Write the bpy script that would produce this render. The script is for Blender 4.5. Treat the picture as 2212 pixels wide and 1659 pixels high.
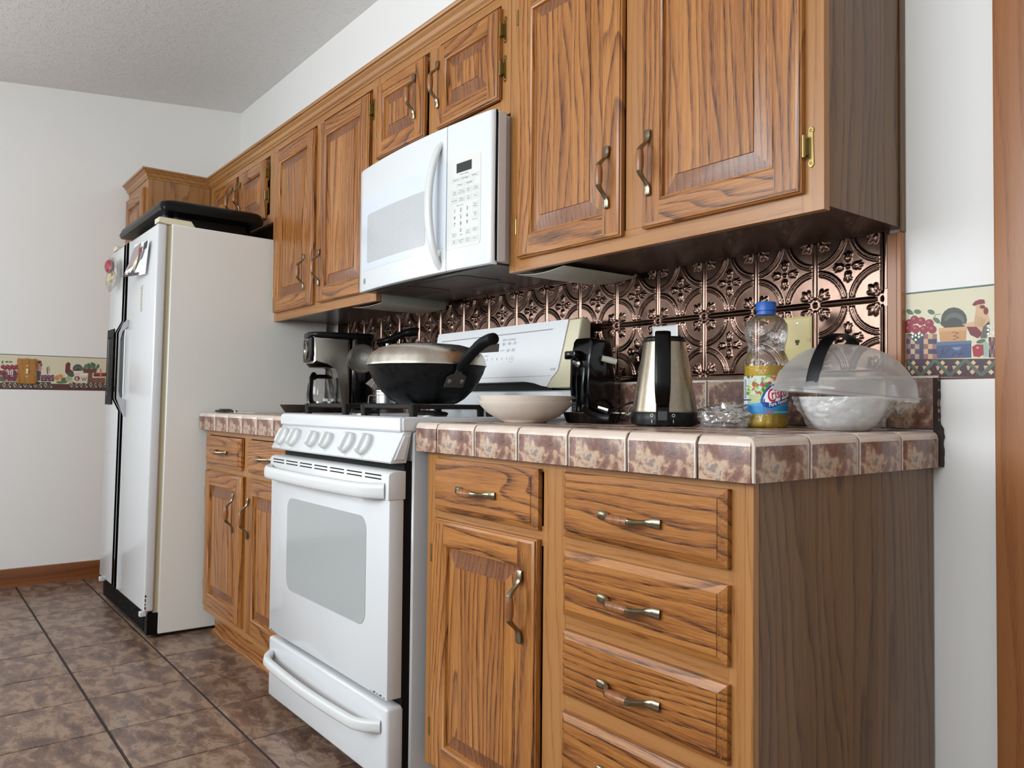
import bpy, bmesh, math, random
from mathutils import Vector, Matrix, noise as mnoise

for o in list(bpy.data.objects):
    bpy.data.objects.remove(o)
random.seed(7)
SC = bpy.context.scene
COL = SC.collection

# ------------------------------------------------------------------ camera
CAM = Vector((0.7073, -1.6537, 0.9765))
YAW, PITCH, ROLL, FPX = 0.9055, 0.0268, 0.0095, 1696.0
fw = Vector((-math.sin(YAW) * math.cos(PITCH), math.cos(YAW) * math.cos(PITCH), math.sin(PITCH)))
rt = Vector((math.cos(YAW), math.sin(YAW), 0))
up = rt.cross(fw)
rt2 = rt * math.cos(ROLL) + up * math.sin(ROLL)
up2 = -rt * math.sin(ROLL) + up * math.cos(ROLL)
cd = bpy.data.cameras.new('camera')
cam = bpy.data.objects.new('camera', cd)
COL.objects.link(cam)
cam.matrix_world = Matrix(((rt2.x, up2.x, -fw.x, CAM.x), (rt2.y, up2.y, -fw.y, CAM.y),
                           (rt2.z, up2.z, -fw.z, CAM.z), (0, 0, 0, 1)))
cd.sensor_fit = 'HORIZONTAL'
cd.sensor_width = 36
cd.lens = FPX / 2212 * 36
cd.clip_start = 0.02
SC.camera = cam

# ------------------------------------------------------------------ world, window daylight, exposure
w = bpy.data.worlds.new('sky'); SC.world = w
w.use_nodes = True
bg = w.node_tree.nodes['Background']
bg.inputs[0].default_value = (0.72, 0.86, 1.0, 1)
bg.inputs[1].default_value = 1.2

def area(name, loc, rot, sx, sy, power, col):
    l = bpy.data.lights.new(name, 'AREA'); l.shape = 'RECTANGLE'; l.size = sx; l.size_y = sy
    l.energy = power; l.color = col
    o = bpy.data.objects.new(name, l); COL.objects.link(o)
    o.location = loc; o.rotation_euler = rot
    return o

# daylight entering through the front wall's window (behind the camera); left window and lamp added as fill
area('daylight_window', (-.80, -3.57, 1.775), (math.radians(90), 0, 0), 3.3, 1.05, 74, (0.90, 0.96, 1.0))
area('added_side_fill', (-4.12, -2.75, 1.55), (math.radians(90), 0, math.radians(-90)), 1.2, 1.1, 14, (0.92, 0.97, 1.0))

SC.view_settings.view_transform = 'Standard'
SC.view_settings.look = 'None'
SC.view_settings.exposure = 0.48
SC.view_settings.gamma = 1.0
SC.view_settings.use_curve_mapping = False

# ------------------------------------------------------------------ node helpers
def lin(c):
    return tuple(((v / 255) / 12.92 if v / 255 <= 0.04045 else ((v / 255 + 0.055) / 1.055) ** 2.4) for v in c[:3]) + (1,)

class NT:
    def __init__(s, name):
        s.m = bpy.data.materials.new(name); s.m.use_nodes = True
        s.t = s.m.node_tree; s.n = s.t.nodes; s.bs = s.n['Principled BSDF']; s.out = s.n['Material Output']
    def new(s, typ, **kw):
        n = s.n.new(typ)
        for k, v in kw.items():
            if k.startswith('i_'):
                key = k[2:]
                n.inputs[int(key) if key.isdigit() else key].default_value = v
            else: setattr(n, k, v)
        return n
    def link(s, a, b): s.t.links.new(a, b)
    def math(s, op, a, b=None, c=None):
        n = s.n.new('ShaderNodeMath'); n.operation = op
        for i, v in enumerate((a, b, c)):
            if v is None: continue
            if isinstance(v, (int, float)): n.inputs[i].default_value = v
            else: s.link(v, n.inputs[i])
        return n.outputs[0]
    def vmul(s, a, v):
        n = s.n.new('ShaderNodeVectorMath'); n.operation = 'MULTIPLY'; s.link(a, n.inputs[0]); n.inputs[1].default_value = v
        return n.outputs[0]
    def vadd(s, a, b):
        n = s.n.new('ShaderNodeVectorMath'); n.operation = 'ADD'; s.link(a, n.inputs[0])
        if isinstance(b, tuple): n.inputs[1].default_value = b
        else: s.link(b, n.inputs[1])
        return n.outputs[0]
    def noise(s, vec, scale, detail=2, rough=0.5, dist=0.0):
        n = s.n.new('ShaderNodeTexNoise'); n.inputs['Scale'].default_value = scale
        n.inputs['Detail'].default_value = detail; n.inputs['Roughness'].default_value = rough
        n.inputs['Distortion'].default_value = dist
        if vec is not None: s.link(vec, n.inputs['Vector'])
        return n.outputs['Fac']
    def ramp(s, fac, stops, interp='LINEAR'):
        n = s.n.new('ShaderNodeValToRGB'); n.color_ramp.interpolation = interp
        e = n.color_ramp.elements
        while len(e) < len(stops): e.new(0.5)
        for i, (p, c) in enumerate(stops):
            e[i].position = p; e[i].color = c if len(c) == 4 else lin(c)
        s.link(fac, n.inputs[0])
        return n.outputs[0]
    def mix(s, fac, a, b, blend='MIX'):
        n = s.n.new('ShaderNodeMix'); n.data_type = 'RGBA'; n.blend_type = blend
        for i, v in ((0, fac), (6, a), (7, b)):
            if isinstance(v, (int, float)): n.inputs[i].default_value = v
            elif isinstance(v, tuple): n.inputs[i].default_value = v
            else: s.link(v, n.inputs[i])
        return n.outputs[2]
    def obj(s, rnd=True):
        c = s.n.new('ShaderNodeTexCoord').outputs['Object']
        if not rnd: return c
        r = s.n.new('ShaderNodeObjectInfo').outputs['Random']
        v = s.n.new('ShaderNodeCombineXYZ')
        s.link(s.math('MULTIPLY', r, 7.3), v.inputs[0]); s.link(s.math('MULTIPLY', r, 13.7), v.inputs[1]); s.link(s.math('MULTIPLY', r, 29.1), v.inputs[2])
        return s.vadd(c, v.outputs[0])
    def bump(s, h, strength=0.2, dist=0.001):
        n = s.n.new('ShaderNodeBump'); n.inputs['Strength'].default_value = strength; n.inputs['Distance'].default_value = dist
        s.link(h, n.inputs['Height']); s.link(n.outputs[0], s.bs.inputs['Normal'])
    def set(s, **kw):
        for k, v in kw.items():
            i = s.bs.inputs[k.replace('_', ' ')]
            if hasattr(v, 'is_linked') or hasattr(v, 'links'): s.link(v, i)
            else: i.default_value = v
        return s.m

MATS = {}
def plain(name, c, rough=0.4, metal=0.0, coat=0.0, spec=0.5, bump=None):
    if name in MATS: return MATS[name]
    n = NT(name)
    n.set(Base_Color=lin(c), Roughness=rough, Metallic=metal)
    n.bs.inputs['Coat Weight'].default_value = coat
    n.bs.inputs['Specular IOR Level'].default_value = spec
    if bump:
        n.bump(n.noise(n.obj(), bump[0], 3, 0.6), bump[1], bump[2])
    MATS[name] = n.m
    return n.m

def oak(name, axis, light, mid, dark, rough=0.34, freq=70, warp=0.16, contrast=1.0, board=0.0):
    n = NT(name)
    p = n.obj()
    sp = n.new('ShaderNodeSeparateXYZ'); n.link(p, sp.inputs[0])
    cb = n.new('ShaderNodeCombineXYZ')
    order = {'Z': (0, 1, 2), 'X': (2, 1, 0), 'Y': (0, 2, 1)}[axis]
    for i, k in enumerate(order): n.link(sp.outputs[k], cb.inputs[i])
    q = cb.outputs[0]
    if board:                       # glued-up panel: every board has its own grain and tone
        s0 = n.new('ShaderNodeSeparateXYZ'); n.link(q, s0.inputs[0])
        bi = n.math('FLOOR', n.math('MULTIPLY', s0.outputs[0], 1 / board))
        wn = n.new('ShaderNodeTexWhiteNoise'); wn.noise_dimensions = '1D'; n.link(bi, wn.inputs['W'])
        ob = n.new('ShaderNodeCombineXYZ'); n.link(n.math('MULTIPLY', wn.outputs['Value'], 5.3), ob.inputs[1]); n.link(n.math('MULTIPLY', wn.outputs['Value'], 17.0), ob.inputs[2])
        q = n.vadd(q, ob.outputs[0])
    wv = n.noise(n.vmul(q, (5.5, 5.5, 0.85)), 1.0, 2.0, 0.45)
    w2 = n.noise(n.vmul(q, (30, 30, 2.4)), 1.0, 2, 0.5)
    s2 = n.new('ShaderNodeSeparateXYZ'); n.link(q, s2.inputs[0])
    v = n.math('ADD', n.math('MULTIPLY', s2.outputs[0], 0.9), n.math('MULTIPLY', s2.outputs[1], 0.5))
    v = n.math('ADD', v, n.math('MULTIPLY', wv, warp))
    v = n.math('ADD', v, n.math('MULTIPLY', w2, 0.012))
    ring = n.math('FRACT', n.math('MULTIPLY', v, freq))
    band = n.ramp(ring, [(0.0, (0, 0, 0, 1)), (0.07, (0.15, 0.15, 0.15, 1)), (0.22, (0.66, 0.66, 0.66, 1)), (0.5, (0.95, 0.95, 0.95, 1)), (0.94, (1, 1, 1, 1)), (1.0, (0.0, 0.0, 0.0, 1))])
    pores = n.noise(n.vmul(q, (900, 900, 22)), 1.0, 2, 0.6)
    pm = n.ramp(pores, [(0.44, (1, 1, 1, 1)), (0.56, (0, 0, 0, 1))])
    fine = n.noise(n.vmul(q, (330, 330, 5)), 1.0, 2, 0.6)
    streak = n.noise(n.vmul(q, (70, 70, 1.6)), 1.0, 3, 0.6)
    tone = n.noise(n.vmul(q, (11, 11, 1.0)), 1.0, 2, 0.5)
    nb = n.math('SUBTRACT', 1.0, band)
    f = n.math('MULTIPLY', nb, n.math('ADD', 0.22, n.math('MULTIPLY', pm, 0.55)))
    f = n.math('MULTIPLY', f, 0.95 * contrast)
    f = n.math('ADD', f, n.math('MULTIPLY', n.math('SUBTRACT', fine, 0.40), 0.50 * contrast))
    f = n.math('ADD', f, n.math('MULTIPLY', n.math('SUBTRACT', streak, 0.45), 0.55 * contrast))
    f = n.math('ADD', f, n.math('MULTIPLY', n.math('SUBTRACT', tone, 0.5), 0.45))
    f = n.math('ADD', f, n.math('MULTIPLY', pm, 0.10 * contrast))
    if board: f = n.math('ADD', f, n.math('MULTIPLY', n.math('SUBTRACT', wn.outputs['Value'], 0.5), 0.16))
    col = n.ramp(f, [(0.0, light), (0.30, mid), (0.80, dark)])
    n.set(Base_Color=col, Roughness=rough)
    n.bs.inputs['Coat Weight'].default_value = 0.2
    n.bs.inputs['Coat Roughness'].default_value = 0.25
    n.bump(n.math('SUBTRACT', 1.0, f), 0.15, 0.0008)
    return n.m

OL, OM, OD = (174, 116, 57), (136, 81, 33), (54, 27, 10)
M_OAKV = oak('oak_grain_vertical', 'Z', OL, OM, OD, freq=46, warp=0.27, board=0.083)
M_OAKH = oak('oak_grain_horizontal', 'X', OL, OM, OD, freq=44, warp=0.32)
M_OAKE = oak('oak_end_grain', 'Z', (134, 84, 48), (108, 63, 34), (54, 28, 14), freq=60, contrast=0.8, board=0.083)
FL, FM, FD = (168, 117, 66), (147, 96, 48), (92, 53, 24)
M_FRV = oak('oak_frame_vertical', 'Z', FL, FM, FD, contrast=0.45, freq=45)
M_FRH = oak('oak_frame_horizontal', 'X', FL, FM, FD, contrast=0.45, freq=45)
M_VEN_SHADE = oak('oak_veneer_shaded', 'Z', (122, 91, 60), (100, 72, 45), (52, 33, 19), rough=0.42, contrast=0.8, freq=60)  # same oak veneer as the pantry, shade of the side panels painted in
M_CROWN = oak('oak_crown', 'X', (172, 124, 74), (147, 98, 54), (92, 56, 29), contrast=0.4, freq=40, warp=.05)
M_VENL = oak('oak_veneer_pantry', 'Z', (164, 117, 69), (140, 93, 49), (90, 55, 27), contrast=0.7, freq=50)  # undarkened copy of the veneer for the lit pantry side
M_PINE = oak('pine_trim', 'Z', (156, 101, 58), (137, 83, 44), (100, 55, 26), contrast=0.45, freq=22, rough=0.4)
M_PINEH = oak('pine_base', 'Y', (128, 74, 32), (108, 58, 22), (62, 28, 10), contrast=0.5, freq=22, rough=0.4)
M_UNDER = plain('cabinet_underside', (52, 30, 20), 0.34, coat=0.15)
M_PALE = plain('unfinished_cabinet_side', (150, 150, 138), 0.6, bump=(60, 0.1, 0.0006))

def wall_mat(name, c, sc=180, st=0.10):
    n = NT(name); p = n.obj(False)
    h = n.noise(p, sc, 4, 0.6)
    t = n.noise(p, 0.9, 2, 0.5)
    col = n.mix(n.math('MULTIPLY', t, 0.35), lin(c), lin(tuple(max(0, v - 8) for v in c)))
    n.set(Base_Color=col, Roughness=0.75)
    n.bump(h, st, 0.001)
    return n.m
M_WALL = wall_mat('painted_wall', (238, 236, 233))

n = NT('textured_ceiling'); p = n.obj(False)
v1 = n.new('ShaderNodeTexVoronoi'); v1.feature = 'DISTANCE_TO_EDGE'; v1.inputs['Scale'].default_value = 55
d1 = n.noise(p, 28, 3, 0.6)
pv = n.new('ShaderNodeVectorMath'); pv.operation = 'ADD'; n.link(p, pv.inputs[0])
cx = n.new('ShaderNodeCombineXYZ'); n.link(n.math('MULTIPLY', d1, 0.05), cx.inputs[0]); n.link(n.math('MULTIPLY', n.noise(p, 33, 3, 0.6), 0.05), cx.inputs[1]); n.link(cx.outputs[0], pv.inputs[1])
n.link(pv.outputs[0], v1.inputs['Vector'])
e1 = n.ramp(v1.outputs['Distance'], [(0.0, (1, 1, 1, 1)), (0.12, (0, 0, 0, 1))])
mk = n.ramp(n.noise(p, 40, 2, 0.5), [(0.45, (0, 0, 0, 1)), (0.62, (1, 1, 1, 1))])
hh = n.math('ADD', n.math('MULTIPLY', e1, mk), n.math('MULTIPLY', n.noise(p, 90, 3, 0.6), 0.5))
n.set(Base_Color=lin((238, 236, 234)), Roughness=0.8)
n.bump(hh, 0.55, 0.004)
M_CEIL = n.m

def stone(name, stops, scale, rough, border=None, aniso=(1, 1, 1), rnd=False, detail=7, dist=1.2):
    n = NT(name); p = n.obj(rnd)
    q = n.vmul(p, aniso)
    a = n.noise(q, scale, detail, 0.62, dist)
    b = n.noise(n.vadd(q, (3.1, 1.7, 5.2)), scale * 0.55, 5, 0.6, 0.8)
    f = n.math('ADD', n.math('MULTIPLY', a, 0.62), n.math('MULTIPLY', b, 0.38))
    col = n.ramp(f, stops)
    sp = n.noise(q, scale * 9, 3, 0.6)
    col = n.mix(n.ramp(sp, [(0.55, (0, 0, 0, 1)), (0.75, (0.5, 0.5, 0.5, 1))]), col, lin((176, 150, 130)))
    n.set(Base_Color=col, Roughness=rough)
    n.bump(a, 0.06, 0.001)
    return n
CT = [(0.34, (58, 40, 36)), (0.44, (110, 76, 67)), (0.49, (128, 92, 80)), (0.515, (168, 134, 110)), (0.55, (186, 162, 138)), (0.585, (128, 116, 112)), (0.62, (150, 120, 102)), (0.69, (106, 70, 60))]
def counter_tile(name, rough=0.3, edge=None):
    n = stone(name, CT, 23, rough, detail=10, dist=0.35)
    if edge:
        c = n.new('ShaderNodeTexCoord').outputs['Object']
        s = n.new('ShaderNodeSeparateXYZ'); n.link(c, s.inputs[0])
        jag = n.math('MULTIPLY', n.math('SUBTRACT', n.noise(c, 160, 3, 0.6), 0.5), 0.004)
        f = None
        for ax, lim in edge:      # glaze-free pale rim of each tile
            t = n.math('ADD', n.math('ABSOLUTE', s.outputs[ax]) if lim > 0 else s.outputs[ax], jag)
            g = n.math('GREATER_THAN', t, abs(lim))
            f = g if f is None else n.math('MAXIMUM', f, g)
        src = n.bs.inputs['Base Color'].links[0].from_socket
        n.link(n.mix(n.math('MULTIPLY', f, 0.9), src, lin((214, 196, 182))), n.bs.inputs['Base Color'])
    return n.m
M_GROUT = plain('dark_grout', (52, 40, 36), 0.9, bump=(220, 0.2, 0.001))
M_FTILE = stone('floor_tile_print', [(0.32, (62, 48, 42)), (0.43, (92, 71, 61)), (0.49, (110, 86, 73)), (0.54, (138, 112, 92)), (0.575, (144, 121, 102)), (0.62, (106, 93, 85)), (0.71, (90, 65, 54))], 11, 0.30, aniso=(1.0, 1.9, 1), rnd=True, dist=0.5, detail=9).m

M_WHITE = plain('white_enamel', (210, 212, 214), 0.22, coat=0.3)
M_WHITEP = plain('white_plastic', (210, 211, 210), 0.30)
M_CREAM = plain('yellowed_plastic', (216, 208, 178), 0.4)
M_BLACK = plain('black_plastic', (6, 6, 7), 0.34, spec=0.25)
M_BLKM = plain('black_matt', (8, 8, 9), 0.55, spec=0.2)
M_BLKG = plain('black_gloss', (4, 4, 5), 0.12, spec=0.4)
M_IRON = plain('cast_iron', (24, 22, 21), 0.6, spec=0.3, bump=(240, 0.35, 0.001))
M_STEEL = plain('brushed_steel', (172, 168, 160), 0.28, metal=1.0)
M_STEELD = plain('dull_steel', (150, 146, 138), 0.38, metal=1.0)
M_BRASS = plain('antique_brass', (150, 132, 84), 0.32, metal=1.0)
M_PEWTER = plain('pull_metal', (148, 138, 116), 0.26, metal=1.0)
M_GRIP = oak('pull_grip_wood', 'Z', (150, 98, 58), (126, 78, 42), (84, 48, 24), contrast=0.6)
M_GREY = plain('grey_plastic', (150, 152, 154), 0.4)
M_CHROME = plain('chrome', (200, 202, 204), 0.12, metal=1.0)

def tin():
    n = NT('embossed_copper_tin'); p = n.obj()
    t = n.noise(p, 14, 4, 0.6)
    col = n.ramp(t, [(0.3, (92, 72, 63)), (0.55, (114, 91, 80)), (0.75, (102, 81, 72))])
    n.set(Base_Color=col, Metallic=1.0, Roughness=n.ramp(t, [(0.3, (0.14, 0.14, 0.14, 1)), (0.7, (0.24, 0.24, 0.24, 1))]))
    n.bump(n.noise(p, 60, 3, 0.5), 0.04, 0.001)
    return n.m
M_TIN = tin()

def film(name, col, alpha, rough=0.06, bscale=None, bst=0.5, diff=0.0, fk=0.9):
    """thin clear plastic: mostly see-through, with a sharp gloss"""
    n = NT(name)
    tr = n.new('ShaderNodeBsdfTransparent'); tr.inputs[0].default_value = col
    gl = n.new('ShaderNodeBsdfGlossy'); gl.inputs['Roughness'].default_value = rough
    mx = n.new('ShaderNodeMixShader')
    fr = n.new('ShaderNodeFresnel'); fr.inputs[0].default_value = 1.45
    fac = n.math('MINIMUM', n.math('ADD', n.math('MULTIPLY', fr.outputs[0], fk), alpha), 1.0)
    n.link(fac, mx.inputs[0]); n.link(tr.outputs[0], mx.inputs[1]); n.link(gl.outputs[0], mx.inputs[2])
    res = mx.outputs[0]
    if diff:
        df = n.new('ShaderNodeBsdfDiffuse'); df.inputs[0].default_value = (0.95, 0.95, 0.94, 1)
        tl = n.new('ShaderNodeBsdfTranslucent'); tl.inputs[0].default_value = (0.95, 0.95, 0.94, 1)
        m1 = n.new('ShaderNodeMixShader'); m1.inputs[0].default_value = 0.5
        n.link(df.outputs[0], m1.inputs[1]); n.link(tl.outputs[0], m1.inputs[2])
        m2 = n.new('ShaderNodeMixShader'); m2.inputs[0].default_value = diff
        n.link(res, m2.inputs[1]); n.link(m1.outputs[0], m2.inputs[2]); res = m2.outputs[0]
    if bscale:
        b = n.new('ShaderNodeBump'); b.inputs['Strength'].default_value = bst; b.inputs['Distance'].default_value = 0.004
        n.link(n.noise(n.obj(), bscale, 3, 0.6, 0.6), b.inputs['Height'])
        n.link(b.outputs[0], gl.inputs['Normal']); n.link(b.outputs[0], fr.inputs['Normal'])
    n.link(res, n.out.inputs[0])
    return n.m
M_FILM = film('clear_plastic_film', (0.96, 0.96, 0.95, 1), 0.06, 0.10, 42, 0.8, diff=0.06, fk=0.55)
M_BAG = film('crumpled_clear_bag', (0.97, 0.97, 0.96, 1), 0.10, 0.08, 26, 0.5, diff=0.16, fk=0.9)
M_PET = film('clear_bottle_plastic', (0.96, 0.955, 0.94, 1), 0.05, 0.05, 70, 0.8, diff=0.03, fk=0.8)
M_GLASS = film('clear_glass', (0.95, 0.96, 0.95, 1), 0.02, 0.02)
M_DOME = film('frosted_lid_plastic', (0.97, 0.97, 0.96, 1), 0.03, 0.12, diff=0.27, fk=0.6)

def colattr():
    n = NT('printed_ink')
    a = n.new('ShaderNodeAttribute'); a.attribute_name = 'ink'
    n.set(Base_Color=a.outputs['Color'], Roughness=0.5)
    return n.m
M_INK = colattr()
# ------------------------------------------------------------------ mesh helpers
PI = math.pi
WL = {}          # world location of every object's origin, before any root is turned

def setmat(faces, mat):
    for f in faces: f.material_index = mat

def box(b, x0, x1, y0, y1, z0, z1, bev=0.0, mat=0, seg=1):
    r = bmesh.ops.create_cube(b, size=1.0)
    vs = r['verts']
    for v in vs:
        v.co = Vector((x0 + (v.co.x + .5) * (x1 - x0), y0 + (v.co.y + .5) * (y1 - y0), z0 + (v.co.z + .5) * (z1 - z0)))
    fs = set(f for v in vs for f in v.link_faces)
    setmat(fs, mat)
    if bev > 0:
        es = list(set(e for v in vs for e in v.link_edges))
        bmesh.ops.bevel(b, geom=es, offset=bev, segments=seg, profile=0.5, affect='EDGES', clamp_overlap=True)

AX = {'x': lambda p, a: Vector((a, p[0], p[1])), 'y': lambda p, a: Vector((p[0], a, p[1])), 'z': lambda p, a: Vector((p[0], p[1], a))}
def prism(b, pts, axis, a0, a1, mat=0, bev=0.0, seg=1, capmat=None):
    m = AX[axis]
    v0 = [b.verts.new(m(p, a0)) for p in pts]; v1 = [b.verts.new(m(p, a1)) for p in pts]
    k = len(pts); fs = []
    c0 = b.faces.new(v0[::-1]); c1 = b.faces.new(v1)
    for f in (c0, c1): f.material_index = mat if capmat is None else capmat
    for i in range(k):
        f = b.faces.new((v0[i], v0[(i + 1) % k], v1[(i + 1) % k], v1[i])); f.material_index = mat; fs.append(f)
    if bev > 0:
        es = list(set(e for f in (c0, c1) for e in f.edges))
        bmesh.ops.bevel(b, geom=es, offset=bev, segments=seg, profile=0.5, affect='EDGES', clamp_overlap=True)

def loft(b, rings, mat=0, cap0=True, cap1=True, closed=True, matf=None):
    V = [[b.verts.new(p) for p in r] for r in rings]
    k = len(V[0])
    for i in range(len(V) - 1):
        for j in range(k if closed else k - 1):
            try: f = b.faces.new((V[i][j], V[i][(j + 1) % k], V[i + 1][(j + 1) % k], V[i + 1][j]))
            except ValueError: continue
            f.material_index = mat if matf is None else matf(i, j)
    if cap0 and closed: b.faces.new(V[0][::-1]).material_index = mat if matf is None else matf(0, -1)
    if cap1 and closed: b.faces.new(V[-1]).material_index = mat if matf is None else matf(len(V) - 1, -1)
    return V

def lathe(b, prof, c=(0, 0, 0), n=32, mat=0, cap0=True, cap1=True, ax='z', matf=None, a0=0.0, wob=None):
    rings = []
    for i, (r, z) in enumerate(prof):
        ring = []
        for j in range(n):
            a = a0 + 2 * PI * j / n
            rr = r if wob is None else r + wob(a, z, r)
            p = (rr * math.cos(a), rr * math.sin(a), z)
            if ax == 'x': p = (z, p[0], p[1])
            elif ax == 'y': p = (p[0], z, p[1])
            ring.append(Vector(p) + Vector(c))
        rings.append(ring)
    loft(b, rings, mat, cap0, cap1, True, matf)

def tube(b, pts, r, n=10, mat=0, W=None, cap=True, sq=1.0):
    """swept tube; r = radius, list of radii or list of (half width, half thickness)"""
    P = [Vector(p) for p in pts]; k = len(P)
    rings = []
    ref = Vector(W) if W else None
    for i in range(k):
        t = (P[min(i + 1, k - 1)] - P[max(i - 1, 0)]).normalized()
        if ref is None:
            ref = Vector((0, 0, 1)) if abs(t.z) < 0.9 else Vector((1, 0, 0))
        wd = (ref - t * ref.dot(t)).normalized(); nm = t.cross(wd)
        if not W: ref = wd
        rr = r[i] if isinstance(r, list) else r
        hw, ht = rr if isinstance(rr, tuple) else (rr, rr)
        ring = []
        for j in range(n):
            a = 2 * PI * (j + 0.5) / n
            ca, sa = math.cos(a), math.sin(a)
            ca = math.copysign(abs(ca) ** sq, ca); sa = math.copysign(abs(sa) ** sq, sa)
            ring.append(P[i] + wd * hw * ca + nm * ht * sa)
        rings.append(ring)
    loft(b, rings, mat, cap, cap)

def arc(c, r, a0, a1, n):
    return [(c[0] + r * math.cos(math.radians(a0 + (a1 - a0) * i / n)), c[1] + r * math.sin(math.radians(a0 + (a1 - a0) * i / n))) for i in range(n + 1)]

def rrect(x0, x1, z0, z1, r, n=5):
    p = []
    for c, a in (((x1 - r, z1 - r), 0), ((x0 + r, z1 - r), 90), ((x0 + r, z0 + r), 180), ((x1 - r, z0 + r), 270)):
        p += arc(c, r, a, a + 90, n)
    return p

def spline(pts, n=8):
    P = [Vector(p) for p in pts]; out = []
    for i in range(len(P) - 1):
        p0, p1, p2, p3 = P[max(i - 1, 0)], P[i], P[i + 1], P[min(i + 2, len(P) - 1)]
        for j in range(n):
            t = j / n
            out.append(0.5 * ((2 * p1) + (p2 - p0) * t + (2 * p0 - 5 * p1 + 4 * p2 - p3) * t * t + (3 * p1 - p0 - 3 * p2 + p3) * t ** 3))
    out.append(P[-1])
    return out

def obj(name, b, mats, parent=None, smooth=38, origin=None):
    """link bmesh B (world coordinates) as ONE mesh object, its origin at its middle"""
    if not isinstance(mats, (list, tuple)): mats = [mats]
    bmesh.ops.recalc_face_normals(b, faces=b.faces)
    me = bpy.data.meshes.new(name)
    if origin is None:
        lo = Vector((1e9,) * 3); hi = -lo
        for v in b.verts:
            for k in range(3):
                lo[k] = min(lo[k], v.co[k]); hi[k] = max(hi[k], v.co[k])
        origin = (lo + hi) / 2
    origin = Vector(origin)
    for v in b.verts: v.co -= origin
    b.to_mesh(me); b.free()
    for m in mats: me.materials.append(m)
    if smooth:
        me.polygons.foreach_set('use_smooth', [True] * len(me.polygons))
        me.set_sharp_from_angle(angle=math.radians(smooth))
    o = bpy.data.objects.new(name, me); COL.objects.link(o)
    WL[o.name] = origin
    if parent is not None:
        o.parent = parent; o.location = origin - WL[parent.name]
    else: o.location = origin
    return o

def inst(name, me, parent, loc, rotz=0.0, roty=0.0):
    o = bpy.data.objects.new(name, me); COL.objects.link(o)
    o.parent = parent; o.location = Vector(loc) - (WL[parent.name] if parent else Vector())
    o.rotation_euler = (0, roty, rotz)
    WL[o.name] = Vector(loc)
    return o

def tag(o, label, cat, group=None):
    o['label'] = label; o['category'] = cat
    if group: o['group'] = group
    return o
def thing(name, label, cat, loc, group=None):
    o = bpy.data.objects.new(name, None); COL.objects.link(o)
    o.empty_display_size = 0.05
    o.location = loc; WL[o.name] = Vector(loc)
    return tag(o, label, cat, group)
def struct(o):
    o['kind'] = 'structure'; return o
B = bmesh.new

class Paint:
    """flat printed shapes: coloured polygons in a (u, v) plane, each on its own paper-thin layer"""
    def __init__(s): s.p = []
    def poly(s, c, pts, k=0): s.p.append((c, [tuple(q) for q in pts], k))
    def rect(s, c, u0, u1, v0, v1, k=0): s.poly(c, [(u0, v0), (u1, v0), (u1, v1), (u0, v1)], k)
    def disc(s, c, u, v, ru, rv=None, k=0, n=16, rot=0):
        rv = rv or ru; cr, sr = math.cos(rot), math.sin(rot)
        s.poly(c, [(u + ru * math.cos(a) * cr - rv * math.sin(a) * sr, v + ru * math.cos(a) * sr + rv * math.sin(a) * cr) for a in (2 * PI * i / n for i in range(n))], k)
    def line(s, c, pts, w, k=0):
        P = [Vector((p[0], p[1], 0)) for p in pts]; L = []; Rr = []
        for i in range(len(P)):
            t = (P[min(i + 1, len(P) - 1)] - P[max(i - 1, 0)]).normalized(); nn = Vector((-t.y, t.x, 0)) * w / 2
            L.append(P[i] + nn); Rr.append(P[i] - nn)
        for i in range(len(P) - 1):
            s.poly(c, [(q.x, q.y) for q in (L[i], Rr[i], Rr[i + 1], L[i + 1])], k)
    def text(s, c, txt, u, v, size, k=0, align='LEFT', rot=0.0, sx=1.0, shear=0.0, bold=0.0):
        cu = bpy.data.curves.new('t', 'FONT'); cu.body = txt; cu.size = size; cu.align_x = align; cu.shear = shear; cu.offset = bold
        cu.resolution_u = 3
        to = bpy.data.objects.new('t', cu); COL.objects.link(to)
        dg = bpy.context.evaluated_depsgraph_get(); ev = to.evaluated_get(dg); me = ev.to_mesh()
        cr, sr = math.cos(rot), math.sin(rot)
        vs = [(u + (q.co.x * sx) * cr - q.co.y * sr, v + (q.co.x * sx) * sr + q.co.y * cr) for q in me.vertices]
        for f in me.polygons: s.p.append((c, [vs[i] for i in f.vertices], k))
        ev.to_mesh_clear(); bpy.data.objects.remove(to); bpy.data.curves.remove(cu)
    def build(s, name, parent, fn, eps=0.00004, slices=None):
        """fn(u, v, height) -> world point"""
        b = B(); lay = b.loops.layers.float_color.new('ink')
        hl = b.verts.layers.float.new('h')
        lev, done = [], []
        for c, pts, k in sorted(s.p, key=lambda q: q[2]):      # each shape one paper-thin layer above whatever it covers
            bb = (min(p[0] for p in pts) + 1e-5, max(p[0] for p in pts) - 1e-5, min(p[1] for p in pts) + 1e-5, max(p[1] for p in pts) - 1e-5)
            k2 = 0
            for o_, l_ in done:
                if l_ >= k2 and bb[0] < o_[1] and bb[1] > o_[0] and bb[2] < o_[3] and bb[3] > o_[2]: k2 = l_ + 1
            done.append((bb, k2)); lev.append((c, pts, k2))
        for c, pts, k in lev:
            vs = [b.verts.new((q[0], q[1], 0)) for q in pts]
            for v in vs: v[hl] = (k + 1) * eps
            try: f = b.faces.new(vs)
            except ValueError: continue
            for l in f.loops: l[lay] = lin(c)
        if slices:
            for u in slices:
                g = list(b.verts) + list(b.edges) + list(b.faces)
                bmesh.ops.bisect_plane(b, geom=g, plane_co=(u, 0, 0), plane_no=(1, 0, 0))
        for v in b.verts: v.co = Vector(fn(v.co.x, v.co.y, v[hl]))
        return obj(name, b, M_INK, parent, smooth=0)

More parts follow.
